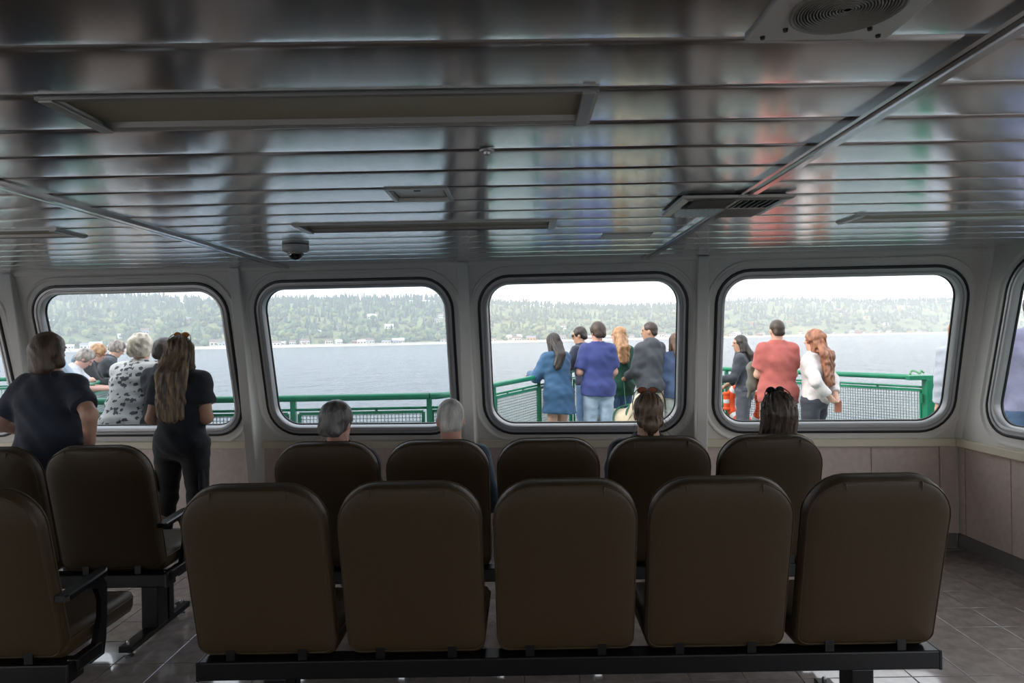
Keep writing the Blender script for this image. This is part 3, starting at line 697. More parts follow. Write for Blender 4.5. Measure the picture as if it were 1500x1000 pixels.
# ------------------------------------------------------------------ people: smooth bodies grown from limbs
class Field:
    """a sampled distance field; shapes are blended into it and its surface becomes a mesh"""
    def __init__(s, lo, hi, h):
        s.h = h; s.lo = np.array(lo, float)-3*h; n = np.ceil((np.array(hi)-s.lo)/h).astype(int)+4
        s.ax = [s.lo[i]+h*np.arange(n[i]) for i in range(3)]; s.F = np.full(tuple(n), 1.0)
    def _sub(s, lo, hi):
        sl = []
        for i in range(3):
            a = max(0, int((lo[i]-s.lo[i])/s.h)); b = min(len(s.ax[i]), int((hi[i]-s.lo[i])/s.h)+2)
            if b <= a: return None
            sl.append(slice(a, b))
        X = s.ax[0][sl[0]][:, None, None]; Y = s.ax[1][sl[1]][None, :, None]; Z = s.ax[2][sl[2]][None, None, :]
        return tuple(sl), X, Y, Z
    def _mix(s, sl, d, k, sub=False):
        A = s.F[sl]
        if sub: s.F[sl] = np.maximum(A, -d); return
        if k <= 0: s.F[sl] = np.minimum(A, d); return
        t = np.clip(.5+.5*(A-d)/k, 0, 1); s.F[sl] = A*(1-t)+d*t-k*t*(1-t)
    def cap(s, a, b, ra, rb, k=.02, side=None, wf=1.0, clip=None, sub=False):
        a = np.array(a, float); b = np.array(b, float); m = max(ra, rb)*max(1, wf)+k+3*s.h
        r = s._sub(np.minimum(a, b)-m, np.maximum(a, b)+m)
        if r is None: return s
        sl, X, Y, Z = r; ab = b-a; L2 = max(1e-9, ab@ab)
        px, py, pz = X-a[0], Y-a[1], Z-a[2]; t = np.clip((px*ab[0]+py*ab[1]+pz*ab[2])/L2, 0, 1)
        qx, qy, qz = px-t*ab[0], py-t*ab[1], pz-t*ab[2]; q2 = qx*qx+qy*qy+qz*qz
        if side is not None:
            sd_ = np.array(side, float); qs = qx*sd_[0]+qy*sd_[1]+qz*sd_[2]; q2 = q2-qs*qs*(1-1/wf**2)
        d = np.sqrt(np.maximum(q2, 0))-(ra+(rb-ra)*t)
        if clip is not None:
            for (cp, cn) in clip: d = np.maximum(d, (X-cp[0])*cn[0]+(Y-cp[1])*cn[1]+(Z-cp[2])*cn[2])
        s._mix(sl, d, k, sub); return s
    def ell(s, c, r, k=.02, rot=None, sub=False, clip=None):
        c = np.array(c, float); m = max(r)+k+3*s.h; q = s._sub(c-m, c+m)
        if q is None: return s
        sl, X, Y, Z = q; px, py, pz = X-c[0], Y-c[1], Z-c[2]
        if rot is not None:
            R_ = np.array(rot).T; px, py, pz = (R_[i][0]*px+R_[i][1]*py+R_[i][2]*pz for i in range(3))
        k0 = np.sqrt((px/r[0])**2+(py/r[1])**2+(pz/r[2])**2)+1e-9; k1 = np.sqrt((px/r[0]**2)**2+(py/r[1]**2)**2+(pz/r[2]**2)**2)+1e-9
        d = k0*(k0-1)/k1
        if clip is not None:
            for (cp, cn) in clip: d = np.maximum(d, (X-cp[0])*cn[0]+(Y-cp[1])*cn[1]+(Z-cp[2])*cn[2])
        s._mix(sl, d, k, sub); return s
    def noise(s, fn):
        X = s.ax[0][:, None, None]; Y = s.ax[1][None, :, None]; Z = s.ax[2][None, None, :]; s.F = s.F+fn(X, Y, Z); return s
    def mesh(s, name):
        Fv = s.F; S_ = Fv < 0; n = Fv.shape
        c = np.zeros((n[0]-1, n[1]-1, n[2]-1), np.uint8); offs = [(i, j, k) for i in (0, 1) for j in (0, 1) for k in (0, 1)]
        for (i, j, k) in offs: c += S_[i:n[0]-1+i, j:n[1]-1+j, k:n[2]-1+k]
        I = np.argwhere((c > 0) & (c < 8)); vid = np.full(c.shape, -1, np.int64); vid[I[:, 0], I[:, 1], I[:, 2]] = np.arange(len(I))
        acc = np.zeros((len(I), 3)); cnt = np.zeros(len(I))
        for a in offs:
            for d in range(3):
                if a[d]: continue
                b = list(a); b[d] = 1
                f0 = Fv[I[:, 0]+a[0], I[:, 1]+a[1], I[:, 2]+a[2]]; f1 = Fv[I[:, 0]+b[0], I[:, 1]+b[1], I[:, 2]+b[2]]
                m = (f0 < 0) != (f1 < 0); t = np.where(m, f0/np.where(m, f0-f1, 1), 0); p = np.array(a, float)[None, :].repeat(len(I), 0); p[:, d] += t
                acc += p*m[:, None]; cnt += m
        V = (I+acc/np.maximum(cnt, 1)[:, None])*s.h+s.lo
        quads = []
        for d in range(3):
            sl0 = [slice(1, -1)]*3; sl1 = [slice(1, -1)]*3; sl0[d] = slice(0, n[d]-1); sl1[d] = slice(1, n[d])
            A = S_[tuple(sl0)]; B = S_[tuple(sl1)]; E_ = np.argwhere(A != B)
            if not len(E_): continue
            ins = A[E_[:, 0], E_[:, 1], E_[:, 2]]
            g_ = E_.copy(); u, v = (d+1) % 3, (d+2) % 3
            g_[:, u] += 1; g_[:, v] += 1
            def cell(du, dv):
                q = g_.copy(); q[:, u] += du; q[:, v] += dv; return vid[q[:, 0], q[:, 1], q[:, 2]]
            Q = np.stack([cell(-1, -1), cell(0, -1), cell(0, 0), cell(-1, 0)], 1); Q[~ins] = Q[~ins][:, ::-1]; quads.append(Q)
        Q = np.concatenate(quads); Q = Q[(Q >= 0).all(1)]
        me = bpy.data.meshes.new(name); me.vertices.add(len(V)); me.vertices.foreach_set('co', V.ravel())
        me.loops.add(len(Q)*4); me.loops.foreach_set('vertex_index', Q.ravel().astype(np.int32)); me.polygons.add(len(Q))
        me.polygons.foreach_set('loop_start', np.arange(0, len(Q)*4, 4, dtype=np.int32))
        me.polygons.foreach_set('use_smooth', np.ones(len(Q), bool)); me.update(calc_edges=True); me.validate(); return me
    def build(s, name, m, parent):
        me = s.mesh(name); me.materials.append(m); o = bpy.data.objects.new(name, me); COL.objects.link(o); o.parent = parent; return o

SK = {'fair': mat('fair_skin', (.62, .37, .27), .5), 'tan': mat('tan_skin', (.46, .26, .17), .5), 'pink': mat('pink_skin', (.60, .33, .26), .5)}
def hairmat(name, c1, c2): return mat(name, c1, .42, var=.4, vscale=26, col2=c2, stretch=(1, 1, .12), bump=.5, bscale=150)
HAIR = {'brown': hairmat('brown_hair', (.035, .020, .012), (.16, .09, .05)), 'dark': hairmat('dark_hair', (.010, .008, .007), (.045, .032, .026)), 'darkbrown': hairmat('dark_brown_hair', (.022, .014, .010), (.075, .045, .030)),
        'blonde': hairmat('streaked_blonde_hair', (.055, .035, .022), (.34, .23, .13)), 'white': hairmat('white_blonde_hair', (.42, .36, .27), (.78, .70, .56)), 'grey': hairmat('grey_hair', (.028, .025, .023), (.17, .16, .155)),
        'silver': hairmat('short_silver_hair', (.30, .29, .28), (.62, .60, .57)), 'red': hairmat('auburn_hair', (.16, .055, .028), (.40, .16, .075)), 'ginger': hairmat('ginger_hair', (.26, .12, .05), (.52, .30, .15)), 'greybrown': hairmat('grey_brown_hair', (.11, .085, .07), (.36, .31, .27))}
def cloth(name, c, var=.14, rough=.85): return mat(name, c, rough, var=var, vscale=7, bump=.55, bscale=16, sheen=.15)
M_eye = mat('eye_dark', (.02, .015, .012), .2); M_lip = mat('lips', (.42, .17, .14), .5)
def leaf_cloth():
    m = mat('leaf_print_cloth', (.74, .73, .70), .85, bump=.4, bscale=14); nt = m.node_tree; b = nt.nodes['Principled BSDF']
    tc = nt.nodes.new('ShaderNodeTexCoord'); v = nt.nodes.new('ShaderNodeTexVoronoi'); v.inputs['Scale'].default_value = 15; n = nt.nodes.new('ShaderNodeTexNoise'); n.inputs['Scale'].default_value = 42; n.inputs['Detail'].default_value = 2
    mp = nt.nodes.new('ShaderNodeMapping'); mp.inputs['Scale'].default_value = (1, 1, 1.5); nt.links.new(tc.outputs['Object'], mp.inputs[0]); nt.links.new(mp.outputs[0], v.inputs['Vector']); nt.links.new(tc.outputs['Object'], n.inputs['Vector'])
    ma = nt.nodes.new('ShaderNodeMath'); ma.operation = 'MULTIPLY_ADD'; nt.links.new(n.outputs['Fac'], ma.inputs[0]); ma.inputs[1].default_value = .9; nt.links.new(v.outputs['Distance'], ma.inputs[2])
    r = nt.nodes.new('ShaderNodeValToRGB'); r.color_ramp.elements[0].position = .79; r.color_ramp.elements[0].color = (.10, .10, .12, 1); r.color_ramp.elements[1].position = .85; r.color_ramp.elements[1].color = (.74, .73, .70, 1)
    nt.links.new(ma.outputs[0], r.inputs[0]); nt.links.new(r.outputs[0], b.inputs['Base Color']); return m
def nrm(v): v = np.array(v, float); return v/np.linalg.norm(v)

def person(label, x, y, rz, H=1.7, g=1.0, hips=1.0, lean=0, head=(0, 0), armL=((-.16, -.02, -1), (-.02, .25, -1)), armR=((.16, -.02, -1), (.02, .25, -1)),
           feet=((-.10, 0), (.10, 0)), seated=False, z0=0, skin='fair', top=None, bottom=None, hair=None, shoes=(.03, .03, .035), res=.010, grip=.35, group=None, sw=1.0):
    s = H/1.75; root = thing('person', (x, y, z0), label, 'person', group, rz=rz); V = lambda *a: np.array(a, float)
    U = lambda l: V(0, math.sin(l), math.cos(l))
    hp = V(0, 0, .93)
    if seated: hp = V(0, .0, .488)
    wa = hp+.17*U(lean*.5); ch = wa+.20*U(lean); nb = ch+.165*U(lean); sc_ = ch+.098*U(lean); hd = nb+.165*U(lean*.75+head[0])
    X1 = V(1, 0, 0); shw = .160*sw
    sh = [sc_-X1*shw, sc_+X1*shw]; arms = []
    for i, A in enumerate((armL, armR)):
        e = sh[i]+.285*nrm(A[0]); w = e+.25*nrm(A[1]); hdv = nrm(A[2]) if len(A) > 2 else nrm(A[1]); arms.append((e, w, hdv))
    legs = []
    for i, (fx, fy) in enumerate(feet):
        h_ = hp+V((-.092, .092)[i]*hips, 0, -.03)
        if seated: kn = h_+V(fx*.3, .43, -.02); an = V(kn[0], kn[1]+.02+fy, .09)
        else:
            an = V(fx, fy, .085); mid = (h_+an)/2; kn = mid+V(0, .035, .0)
        legs.append((h_, kn, an))
    g2 = g
    fw = nrm(np.cross(U(lean), X1))      # unused sign check
    def torso(f, o=0, k=.05):
        f.ell(hp+V(0, -.012*hips, .0), ((.165*hips+.02*(g-1))*max(1, .5+.5*g)+o, .118*g+o, .125+o), k)
        f.cap(hp, wa, .100*g+o, .092*g+o, k, X1, 1.42)
        f.cap(wa, ch, .094*g+o, .104*g**.6+o, k, X1, 1.42)
        f.ell(ch+.01*U(lean), (.155*sw*(.45+.55*g)+o, .112*g**.6+o, .160+o), k)
        f.cap(sh[0]+X1*.02, sh[1]-X1*.02, .052+o*.7, .052+o*.7, k)
        for i in (0, 1): f.cap(sh[i]*.8+sc_*.2, nb*.75+sc_*.25, .044+o*.7, .046+o*.5, k)
        f.cap(sc_+.0*X1, nb, .085+o*.6, .060+o*.6, k)
    def limb(f, i, o=0, upto=2.0, k=.02):
        e, w, _ = arms[i]; a = sh[i]; ag = .75+.25*g
        if upto <= 1:
            p = a+(e-a)*upto; f.cap(a, p, (.050*ag+o), (.056-.010*upto)*ag+o, .05, clip=[(p, nrm(e-a))])
        else:
            f.cap(a, e, .050*ag+o, .043*ag+o, .05); u = upto-1; p = e+(w-e)*u
            f.cap(e, p, .044*ag+o, (.044-.014*u)*ag+o, k, clip=[(p, nrm(w-e))] if u < .999 else None)
    def leg(f, i, o=0, upto=2.0, flare=0):
        h_, kn, an = legs[i]; lg = .7+.3*g
        if upto <= 1:
            p = h_+(kn-h_)*upto; f.cap(h_, p, .092*lg*hips+o, (.092-.030*upto)*lg+o+flare, .03, clip=[(p, nrm(kn-h_))])
        else:
            f.cap(h_, kn, .090*lg*hips+o, .060*lg+o, .03); u = upto-1; p = kn+(an-kn)*u
            f.cap(kn, p, .060*lg+o, (.060-.022*u)*lg+o+flare, .03, clip=[(p, nrm(an-kn))] if u < .999 else None)
            if o == 0: f.ell(kn+(an-kn)*.3+V(0, -.018, 0), (.050, .052, .11), .03)
    # ---- head frame
    cy, sy = math.cos(head[1]), math.sin(head[1]); Rz = np.array([[cy, -sy, 0], [sy, cy, 0], [0, 0, 1]]); pt = -(lean*.75+head[0]); cp, sp = math.cos(pt), math.sin(pt)
    Rx = np.array([[1, 0, 0], [0, cp, -sp], [0, sp, cp]]); RH = Rx@Rz
    hpt = lambda a, b, c: hd+RH@V(a, b, c)
    pts = [hp, hd]+[q for A in arms for q in A[:2]]+[q for L_ in legs for q in L_]
    lo = np.min(pts, 0)-.26; hi = np.max(pts, 0)+.26; lo[2] = max(lo[2], -.02)
    f = Field(lo, hi, res/s)
    torso(f)
    for i in (0, 1):
        limb(f, i); leg(f, i)
        an = legs[i][2]; f.cap(an+V(0, -.02, -.045), an+V(0, .13, -.060), .034, .026, .03)
        e, w, hv = arms[i]; sd = (-1, 1)[i]; pn = np.cross(hv, V(0, 0, 1)); pn = X1 if np.linalg.norm(pn) < .2 else nrm(pn)
        lat = nrm(np.cross(hv, pn)) if False else nrm(V(0, 1, 0)-hv*hv[1]) if abs(hv[1]) < .8 else nrm(V(-sd, 0, 0)-hv*(-sd*hv[0]))
        pal = nrm(np.cross(lat, hv)); pal = pal if pal@V(-sd, 0, -.3) > 0 else -pal
        f.cap(w-hv*.01, w+hv*.085, .026, .030, .015, lat, 1.25)
        for j, (off, ln) in enumerate(((.028, .070), (.010, .078), (-.009, .072), (-.027, .056))):
            b0 = w+hv*.085+lat*off; d1 = nrm(hv+pal*grip); d2 = nrm(hv+pal*grip*2.6); b1 = b0+d1*ln*.5; f.cap(b0, b1, .0100, .0092, .006); f.cap(b1, b1+d2*ln*.5, .0092, .0078, .004)
        t0 = w+hv*.03+lat*.026; t1 = t0+nrm(hv*.7+lat*.7+pal*.3)*.04; f.cap(t0, t1, .0125, .0110, .012); f.cap(t1, t1+nrm(hv+lat*.25+pal*.4)*.032, .0110, .0088, .005)
    f.cap(nb-.02*U(lean), hd-RH@V(0, .01, .06), .056*(.8+.2*g), .054*(.8+.2*g), .03)
    f.ell(hpt(0, -.008, .028), (.076, .094, .092), .02, RH); f.ell(hpt(0, .018, -.045), (.056, .070, .072), .04, RH); f.ell(hpt(0, .062, -.092), (.024, .022, .020), .03, RH)
    f.cap(hpt(0, .088, .012), hpt(0, .106, -.026), .009, .013, .014); f.ell(hpt(0, .084, .028), (.050, .014, .012), .02, RH); f.cap(hpt(-.017, .083, -.062), hpt(.017, .083, -.062), .008, .008, .012)
    for sd in (-1, 1):
        f.ell(hpt(sd*.076, -.004, -.012), (.010, .020, .032), .008, RH); f.ell(hpt(sd*.032, .092, .010), (.015, .012, .009), 0, RH, sub=True)
    f.F *= 1.0
    body = f.build('body', SK[skin], root)
    mb = MB()
    for sd in (-1, 1):
        mb = MB(); mb.lathe([(.001, -.010), (.008, -.006), (.0105, 0), (.008, .006), (.001, .010)], hpt(sd*.032, .078, .010), 10); mb.build('eye', M_eye, body, smooth=True)
    mb = MB(); mb.tube([hpt(-.022, .078, -.060), hpt(0, .0915, -.061), hpt(.022, .078, -.060)], .0035, 6); mb.build('mouth', M_lip, body)
    # ---- clothes
    objs = [body]
    if top:
        o = top.get('off', .016); f = Field(lo, hi, res/s); torso(f, o)
        hem = top.get('hem', .86 if not seated else .50)
        if hem < .84 and not seated:
            f.cap(hp, V(hp[0], hp[1]-.005, hem-.03), .112*g+o, .122*g+o+top.get('flare', 0), .05, X1, 1.42)
        f.F = np.maximum(f.F, -(f.ax[2][None, None, :]-hem+.012*np.sin(9*f.ax[0][:, None, None]+1)))
        for i in (0, 1): limb(f, i, o+top.get('soff', .004)-.006, top.get('sleeve', .6))
        if top.get('hood'):
            f.ell(nb+V(0, -.075, .0), (.105, .060, .075), .03); f.cap(nb+V(-.06, -.02, .045), nb+V(.06, -.02, .045), .035, .035, .03)
        if top.get('collar'): f.cap(nb+.0*U(lean), nb+.030*U(lean), .066, .064, .01, X1, 1.08)
        if top.get('hoodup'): f.ell(hpt(0, -.025, .015), (.108, .118, .135), .04, RH, clip=[(hpt(0, .06, 0), RH@V(0, 1, 0))]); f.cap(nb, hpt(0, -.03, -.08), .10, .09, .04)
        a = top.get('wr', .006); ph = x*7+y
        f.noise(lambda X, Y, Z: a*np.sin(31*Z+6*X+ph+3*np.sin(9*X))*np.sin(17*X+8*Z+ph)+a*.5*np.sin(58*Z+22*Y+ph)*np.sin(23*Y+5*X))
        if not top.get('hood') and not top.get('hoodup'):
            ny = top.get('neck', 1.0); f.cap(nb+.028*U(lean), nb+.12*U(lean), .062*ny, .09, 0, sub=True)
        objs.append(f.build(top.get('name', 'shirt'), top['mat'], root))
    if bottom:
        o = bottom.get('off', .010); f = Field(lo, hi, res/s)
        f.ell(hp+V(0, -.012*hips, .0), ((.165*hips+.02*(g-1))*max(1, .5+.5*g)+o, .118*g+o, .125+o), .05); f.cap(hp, wa, .100*g+o, .092*g+o, .05, X1, 1.42)
        f.F = np.maximum(f.F, f.ax[2][None, None, :]-(hp[2]+.11))
        for i in (0, 1): leg(f, i, o, bottom.get('leg', 1.93), bottom.get('flare', 0))
        ph = x*5; a = bottom.get('wr', .005)
        f.noise(lambda X, Y, Z: a*np.sin(38*Z+9*X+ph)*np.sin(13*X+11*Y+ph)+a*.5*np.sin(70*Z+ph)*np.sin(19*X))
        objs.append(f.build(bottom.get('name', 'trousers'), bottom['mat'], root))
    if shoes is not None:
        sm = mat('shoe_%d%d%d' % tuple(int(c*99) for c in shoes), shoes, .6)
        for i in (0, 1):
            an = legs[i][2]; f = Field(an-V(.1, .15, .09), an+V(.1, .28, .06), .010)
            f.cap(an+V(0, -.03, -.040), an+V(0, .145, -.052), .043, .034, .03); f.cap(an+V(0, -.01, -.03), an+V(0, 0, .0), .045, .042, .03)
            f.F = np.maximum(f.F, -(f.ax[2][None, None, :]-(an[2]-.083))); objs.append(f.build('shoe', sm, root))
    # ---- hair
    if hair:
        st = hair.get('style', 'short'); vol = hair.get('vol', 0); n_ = hair.get('curl', 0)
        L0 = hpt(-.22, -.24, -.62 if hair.get('long') else -.25); f = Field(hd-V(.24, .30, .70 if hair.get('long') else .26), hd+V(.24, .26, .24), hair.get('res', .0065)/s)
        face = lambda yy=.055, zz=.055: [(hpt(0, yy, zz), nrm(RH@V(0, 1, -.75)))]
        if st == 'short':
            f.ell(hpt(0, -.016, .034), (.085+vol, .100+vol, .096+vol), .01, RH); f.cap(hpt(-.03, -.07, -.03), hpt(.03, -.07, -.03), .038+vol, .038+vol, .03)
            f.cap(hpt(0, .13, -.055), hpt(0, .11, .005), .085, .078, 0, sub=True); f.ell(hpt(0, -.05, -.125), (.1, .1, .055), 0, RH, sub=True)
            for sd in (-1, 1): f.ell(hpt(sd*.092, .015, -.030), (.024, .034, .042), 0, RH, sub=True)
        elif st == 'crop':
            f.ell(hpt(0, -.012, .034), (.081, .097, .092), .01, RH); f.cap(hpt(-.03, -.065, -.03), hpt(.03, -.065, -.03), .034, .034, .03)
            f.cap(hpt(0, .13, -.055), hpt(0, .115, .015), .085, .080, 0, sub=True); f.ell(hpt(0, -.05, -.118), (.1, .1, .055), 0, RH, sub=True)
            for sd in (-1, 1): f.ell(hpt(sd*.090, .015, -.032), (.024, .040, .050), 0, RH, sub=True)
        elif st == 'bob':
            f.ell(hpt(0, -.018, .034), (.092+vol, .105+vol, .098+vol), .02, RH); ln = hair.get('len', .12)
            f.cap(hpt(-.062, -.02, .0), hpt(-.074, .0, -ln+.03), .042, .036, .03); f.cap(hpt(.062, -.02, .0), hpt(.074, .0, -ln+.03), .042, .036, .03)
            f.cap(hpt(-.03, -.07, .0), hpt(-.045, -.062, -ln), .05, .040, .03); f.cap(hpt(.03, -.07, .0), hpt(.045, -.062, -ln), .05, .040, .03); f.cap(hpt(0, -.075, .0), hpt(0, -.07, -ln-.005), .05, .036, .03)
            f.cap(hpt(0, .14, -.075), hpt(0, .115, .010), .085, .074, 0, sub=True)
        elif st == 'long':
            f.ell(hpt(0, -.018, .034), (.090+vol, .104+vol, .098+vol), .02, RH); ln = hair.get('len', .42); w_ = hair.get('w', .07); sway = hair.get('sway', 0); bk = -.125-hair.get('bk', .015)
            for xx in np.linspace(-1, 1, 11):
                a0 = hpt(xx*.055, -.055, -.02); a1 = nb+V(xx*w_*.95+sway*.3, bk, .0); a2 = nb+V(xx*w_+sway, bk-.012-ln*.03, -ln+.15+.035*abs(xx)+.012*math.sin(xx*17))
                f.cap(a0, a1, .043, .033, .03); f.cap(a1, a2, .033, .013, .035)
            for sd in (-1, 1): f.cap(hpt(sd*.072, -.005, .03), hpt(sd*.080, -.015, -.12), .032, .036, .03)
            f.cap(hpt(0, .14, -.075), hpt(0, .115, .010), .085, .074, 0, sub=True)
        elif st == 'bun':
            f.ell(hpt(0, -.014, .036), (.084, .100, .094), .01, RH); f.ell(hpt(0, -.115, -.045), (.048, .042, .048), .025, RH); f.cap(hpt(-.04, -.06, -.04), hpt(.04, -.06, -.04), .036, .036, .03); f.cap(hpt(-.01, -.10, -.07), hpt(.0, -.085, -.12), .03, .012, .02)
            f.cap(hpt(0, .13, -.055), hpt(0, .112, .010), .085, .078, 0, sub=True)
            for sd in (-1, 1): f.ell(hpt(sd*.090, .012, -.025), (.022, .028, .036), 0, RH, sub=True)
        ph = x*3.1; c0 = hd
        if n_:
            q = hair.get('cf', 62); f.noise(lambda X, Y, Z: n_*np.sin(q*X+ph+2*np.sin(23*Z))*np.sin(q*Y+1+ph)*np.sin(q*.8*Z+2*np.sin(31*X)))
        else:
            am = hair.get('strand', .0035); f.noise(lambda X, Y, Z: am*np.sin(24*np.arctan2(X-c0[0], -(Y-c0[1])+.02)+5*np.sin(11*Z+ph)+ph)+am*.6*np.sin(53*np.arctan2(X-c0[0], -(Y-c0[1])+.02)+9*np.sin(7*Z)))
        ho = f.build('hair', HAIR[hair['col']], root); objs.append(ho)
        if hair.get('wisps'):
            rw = random.Random(int(abs(x*100))); wsp = MB()
            for q in range(hair['wisps']):
                a = rw.uniform(-2.6, 2.6); zz = rw.uniform(-.11, .05); r0 = .082; b0 = hpt(r0*math.sin(a), -.02-r0*math.cos(a)*.9, zz)
                dr = RH@V(math.sin(a)*rw.uniform(.3, 1), -math.cos(a)*.6, rw.uniform(-1.4, -.2)); L_ = rw.uniform(.03, .075)
                wsp.tube([b0, b0+nrm(dr)*L_*.5, b0+nrm(dr)*L_+V(0, 0, -.012)], .0009, 3)
            tag(wsp.build('loose_hair', HAIR[hair['col']], ho), kind='stuff')
    for o in objs: o.scale = (s, s, s)
    root['s'] = s
    return root, (lambda a, b, c: Vector(root.matrix_basis @ Vector(hpt(a, b, c)*s))), dict(hd=hd*s, RH=RH, nb=nb*s, arms=arms, s=s)
def world_pt(root, p):
    c, s_ = math.cos(root.rotation_euler.z), math.sin(root.rotation_euler.z); l = root.location
    return Vector((l.x+c*p[0]-s_*p[1], l.y+s_*p[0]+c*p[1], l.z+p[2]))
def sunglasses(info, label, frame, lens, up=.085, fwd=.035, tilt=.9, worn=False):
    """glasses pushed up on the head"""
    root, _, d = info; s = d['s']; RH = Matrix(d['RH'].tolist()); hd = Vector(d['hd'])
    org = world_pt(root, hd); t = thing('sunglasses', org, label, 'sunglasses', rz=root.rotation_euler.z)
    Rt = RH @ Matrix.Rotation(tilt, 3, 'X')
    c0 = RH @ Vector((0, fwd, up))*s
    q = lambda a, b, c: c0+Rt @ Vector((a, b, c))*s
    for sd in (-1, 1):
        lo_ = [(.030+.026*math.cos(a)*(1 if abs(math.cos(a)) < .8 else 1.05), .020*math.sin(a)) for a in [i*math.pi/8 for i in range(16)]]
        mb = MB(); mb.loops([[q(sd*x_, .0, z_) for x_, z_ in lo_], [q(sd*x_, .003, z_) for x_, z_ in lo_]]); mb.build('lens', lens, t)
        mb = MB(); mb.tube([q(sd*x_, .0015, z_) for x_, z_ in lo_+lo_[:1]], .0030, 6, False); mb.build('rim', frame, t)
        tp = [(.058, 0, .008), (.076, -.012, .008), (.082, -.07, .006), (.082, -.115, -.004)] if worn else [(.058, 0, .008), (.080, -.02, -.010), (.094, -.05, -.050), (.096, -.075, -.095)]
        mb = MB(); mb.tube([q(sd*a_, b_, c_) for a_, b_, c_ in tp], .0028, 6); mb.build('temple', frame, t)
    mb = MB(); mb.tube([q(-.006, .001, .006), q(0, .003, .009), q(.006, .001, .006)], .0028, 6); mb.build('bridge', frame, t)
    return t

DOWN = lambda sd, out=.14, fo=.2: ((sd*out, -.03, -1), (0, fo, -1))
RAILARM = lambda sd: ((sd*.30, .42, -.85), (-sd*.30, .95, .05))
NAVY = cloth('navy_tee', (.018, .024, .045)); BLACKT = cloth('black_trousers', (.010, .010, .012)); DARKT = cloth('charcoal_navy_tee', (.014, .017, .026))
DENIM = cloth('light_denim', (.34, .44, .56)); DENIM2 = cloth('mid_denim', (.12, .21, .38)); KHAKI = cloth('khaki_cotton', (.48, .40, .29)); GREYT = cloth('grey_cotton', (.30, .31, .33))

# --- standing inside
wA = person('woman in navy tee with brown bob, hand on hip, standing left indoors', -2.95, 4.25, -.10, 1.665, 1.34, 1.22, skin='fair', sw=1.08, head=(.02, -.10), res=.009,
    armL=((-.55, -.15, -.80), (.30, .85, -.35)), armR=((.66, -.40, -.56), (-.40, .50, -.72), (-.45, .35, -.80)), feet=((-.13, 0), (.13, .02)),
    top=dict(mat=NAVY, sleeve=.72, hem=.84, off=.018, soff=.014, wr=.006), bottom=dict(mat=BLACKT), hair=dict(style='bob', col='brown', len=.105, curl=.004, cf=48, wisps=14))
wB = person('woman with long streaked hair in dark tee and black cargo trousers, indoors', -2.50, 4.98, .0, 1.635, 1.04, 1.08, skin='tan', res=.009,
    armL=((-.20, -.12, -1), (.55, .75, -.30)), armR=((.20, -.12, -1), (-.60, .70, -.30)), feet=((-.19, .02), (.10, .0)),
    top=dict(mat=DARKT, sleeve=.62, hem=.86, off=.022, soff=.014), bottom=dict(mat=BLACKT, leg=1.80, off=.016), hair=dict(style='long', col='blonde', long=True, len=.50, w=.088, strand=.005, bk=.02), shoes=(.02, .02, .02))
for sd in (-1, 1):
    mb = MB(); mb.box((sd*(.17 if sd < 0 else .155), 0, .60), (.035, .12, .16), bev=.012); mb.build('cargo_pocket', BLACKT, wB[0])
sunglasses(wB, 'amber-lensed sunglasses on the head of the long-haired standing woman', mat('tortoise_frame', (.30, .09, .02), .3), mat('amber_lens', (.75, .25, .03), .12), up=.136, fwd=.02, tilt=.15)

# --- seated in the second row
SEAT = dict(seated=True, z0=0, feet=((-.06, 0), (.06, 0)))
ARMS = dict(armL=((-.25, .10, -1), (.25, .9, -.1)), armR=((.25, .10, -1), (-.25, .9, -.1)))
def sitter(label, px, rz=0, **k):
    xx = (px-766)/1000*3.81; return person(label, xx, 3.955, rz, lean=-.14, res=.010, **{**SEAT, **ARMS, **k})
s1 = sitter('seated person with tousled dark grey hair and red collar, second row', 487, -.05, H=1.66, g=1.15, skin='pink', head=(.10, -.30), top=dict(mat=cloth('dark_navy_jacket', (.014, .018, .030)), sleeve=1.9, hem=.46, off=.03, collar=True), bottom=dict(mat=BLACKT), hair=dict(style='short', col='grey', vol=.011, curl=.005, cf=70, wisps=20))
sitter('seated man with short silver hair and blue denim shirt, second row', 655, .05, H=1.675, g=1.12, skin='pink', head=(.06, .10), top=dict(mat=cloth('blue_denim_shirt', (.10, .17, .27)), sleeve=1.9, hem=.46, off=.022, collar=True), bottom=dict(mat=DENIM2), hair=dict(style='crop', col='silver', curl=.0012, cf=160))
s3 = sitter('seated woman with brown hair in a messy bun, second row', 951, 0, H=1.70, g=1.0, skin='fair', head=(.03, 0), top=dict(mat=cloth('navy_sweater', (.014, .022, .05)), sleeve=1.9, hem=.46, off=.024), bottom=dict(mat=DENIM2), hair=dict(style='bun', col='brown', strand=.003, wisps=42))
sunglasses(s3, 'dark-framed glasses on the head of the seated woman with the bun', mat('dark_brown_frame', (.05, .02, .012), .3), mat('rosy_lens', (.30, .10, .06), .1), up=.132, fwd=.02, tilt=.15)
s4 = sitter('seated woman with shoulder-length brown hair, rightmost in second row', 1141, .12, H=1.685, g=1.0, skin='fair', head=(.04, .12), top=dict(mat=cloth('black_red_knit', (.02, .012, .014)), sleeve=1.9, hem=.46, off=.026, collar=True), bottom=dict(mat=BLACKT), hair=dict(style='bob', col='darkbrown', len=.165, strand=.005, wisps=26))
sunglasses(s4, 'black sunglasses on the head of the rightmost seated woman', mat('black_frame', (.008, .008, .009), .25), mat('black_lens', (.012, .012, .014), .08), up=.132, fwd=.02, tilt=.15)

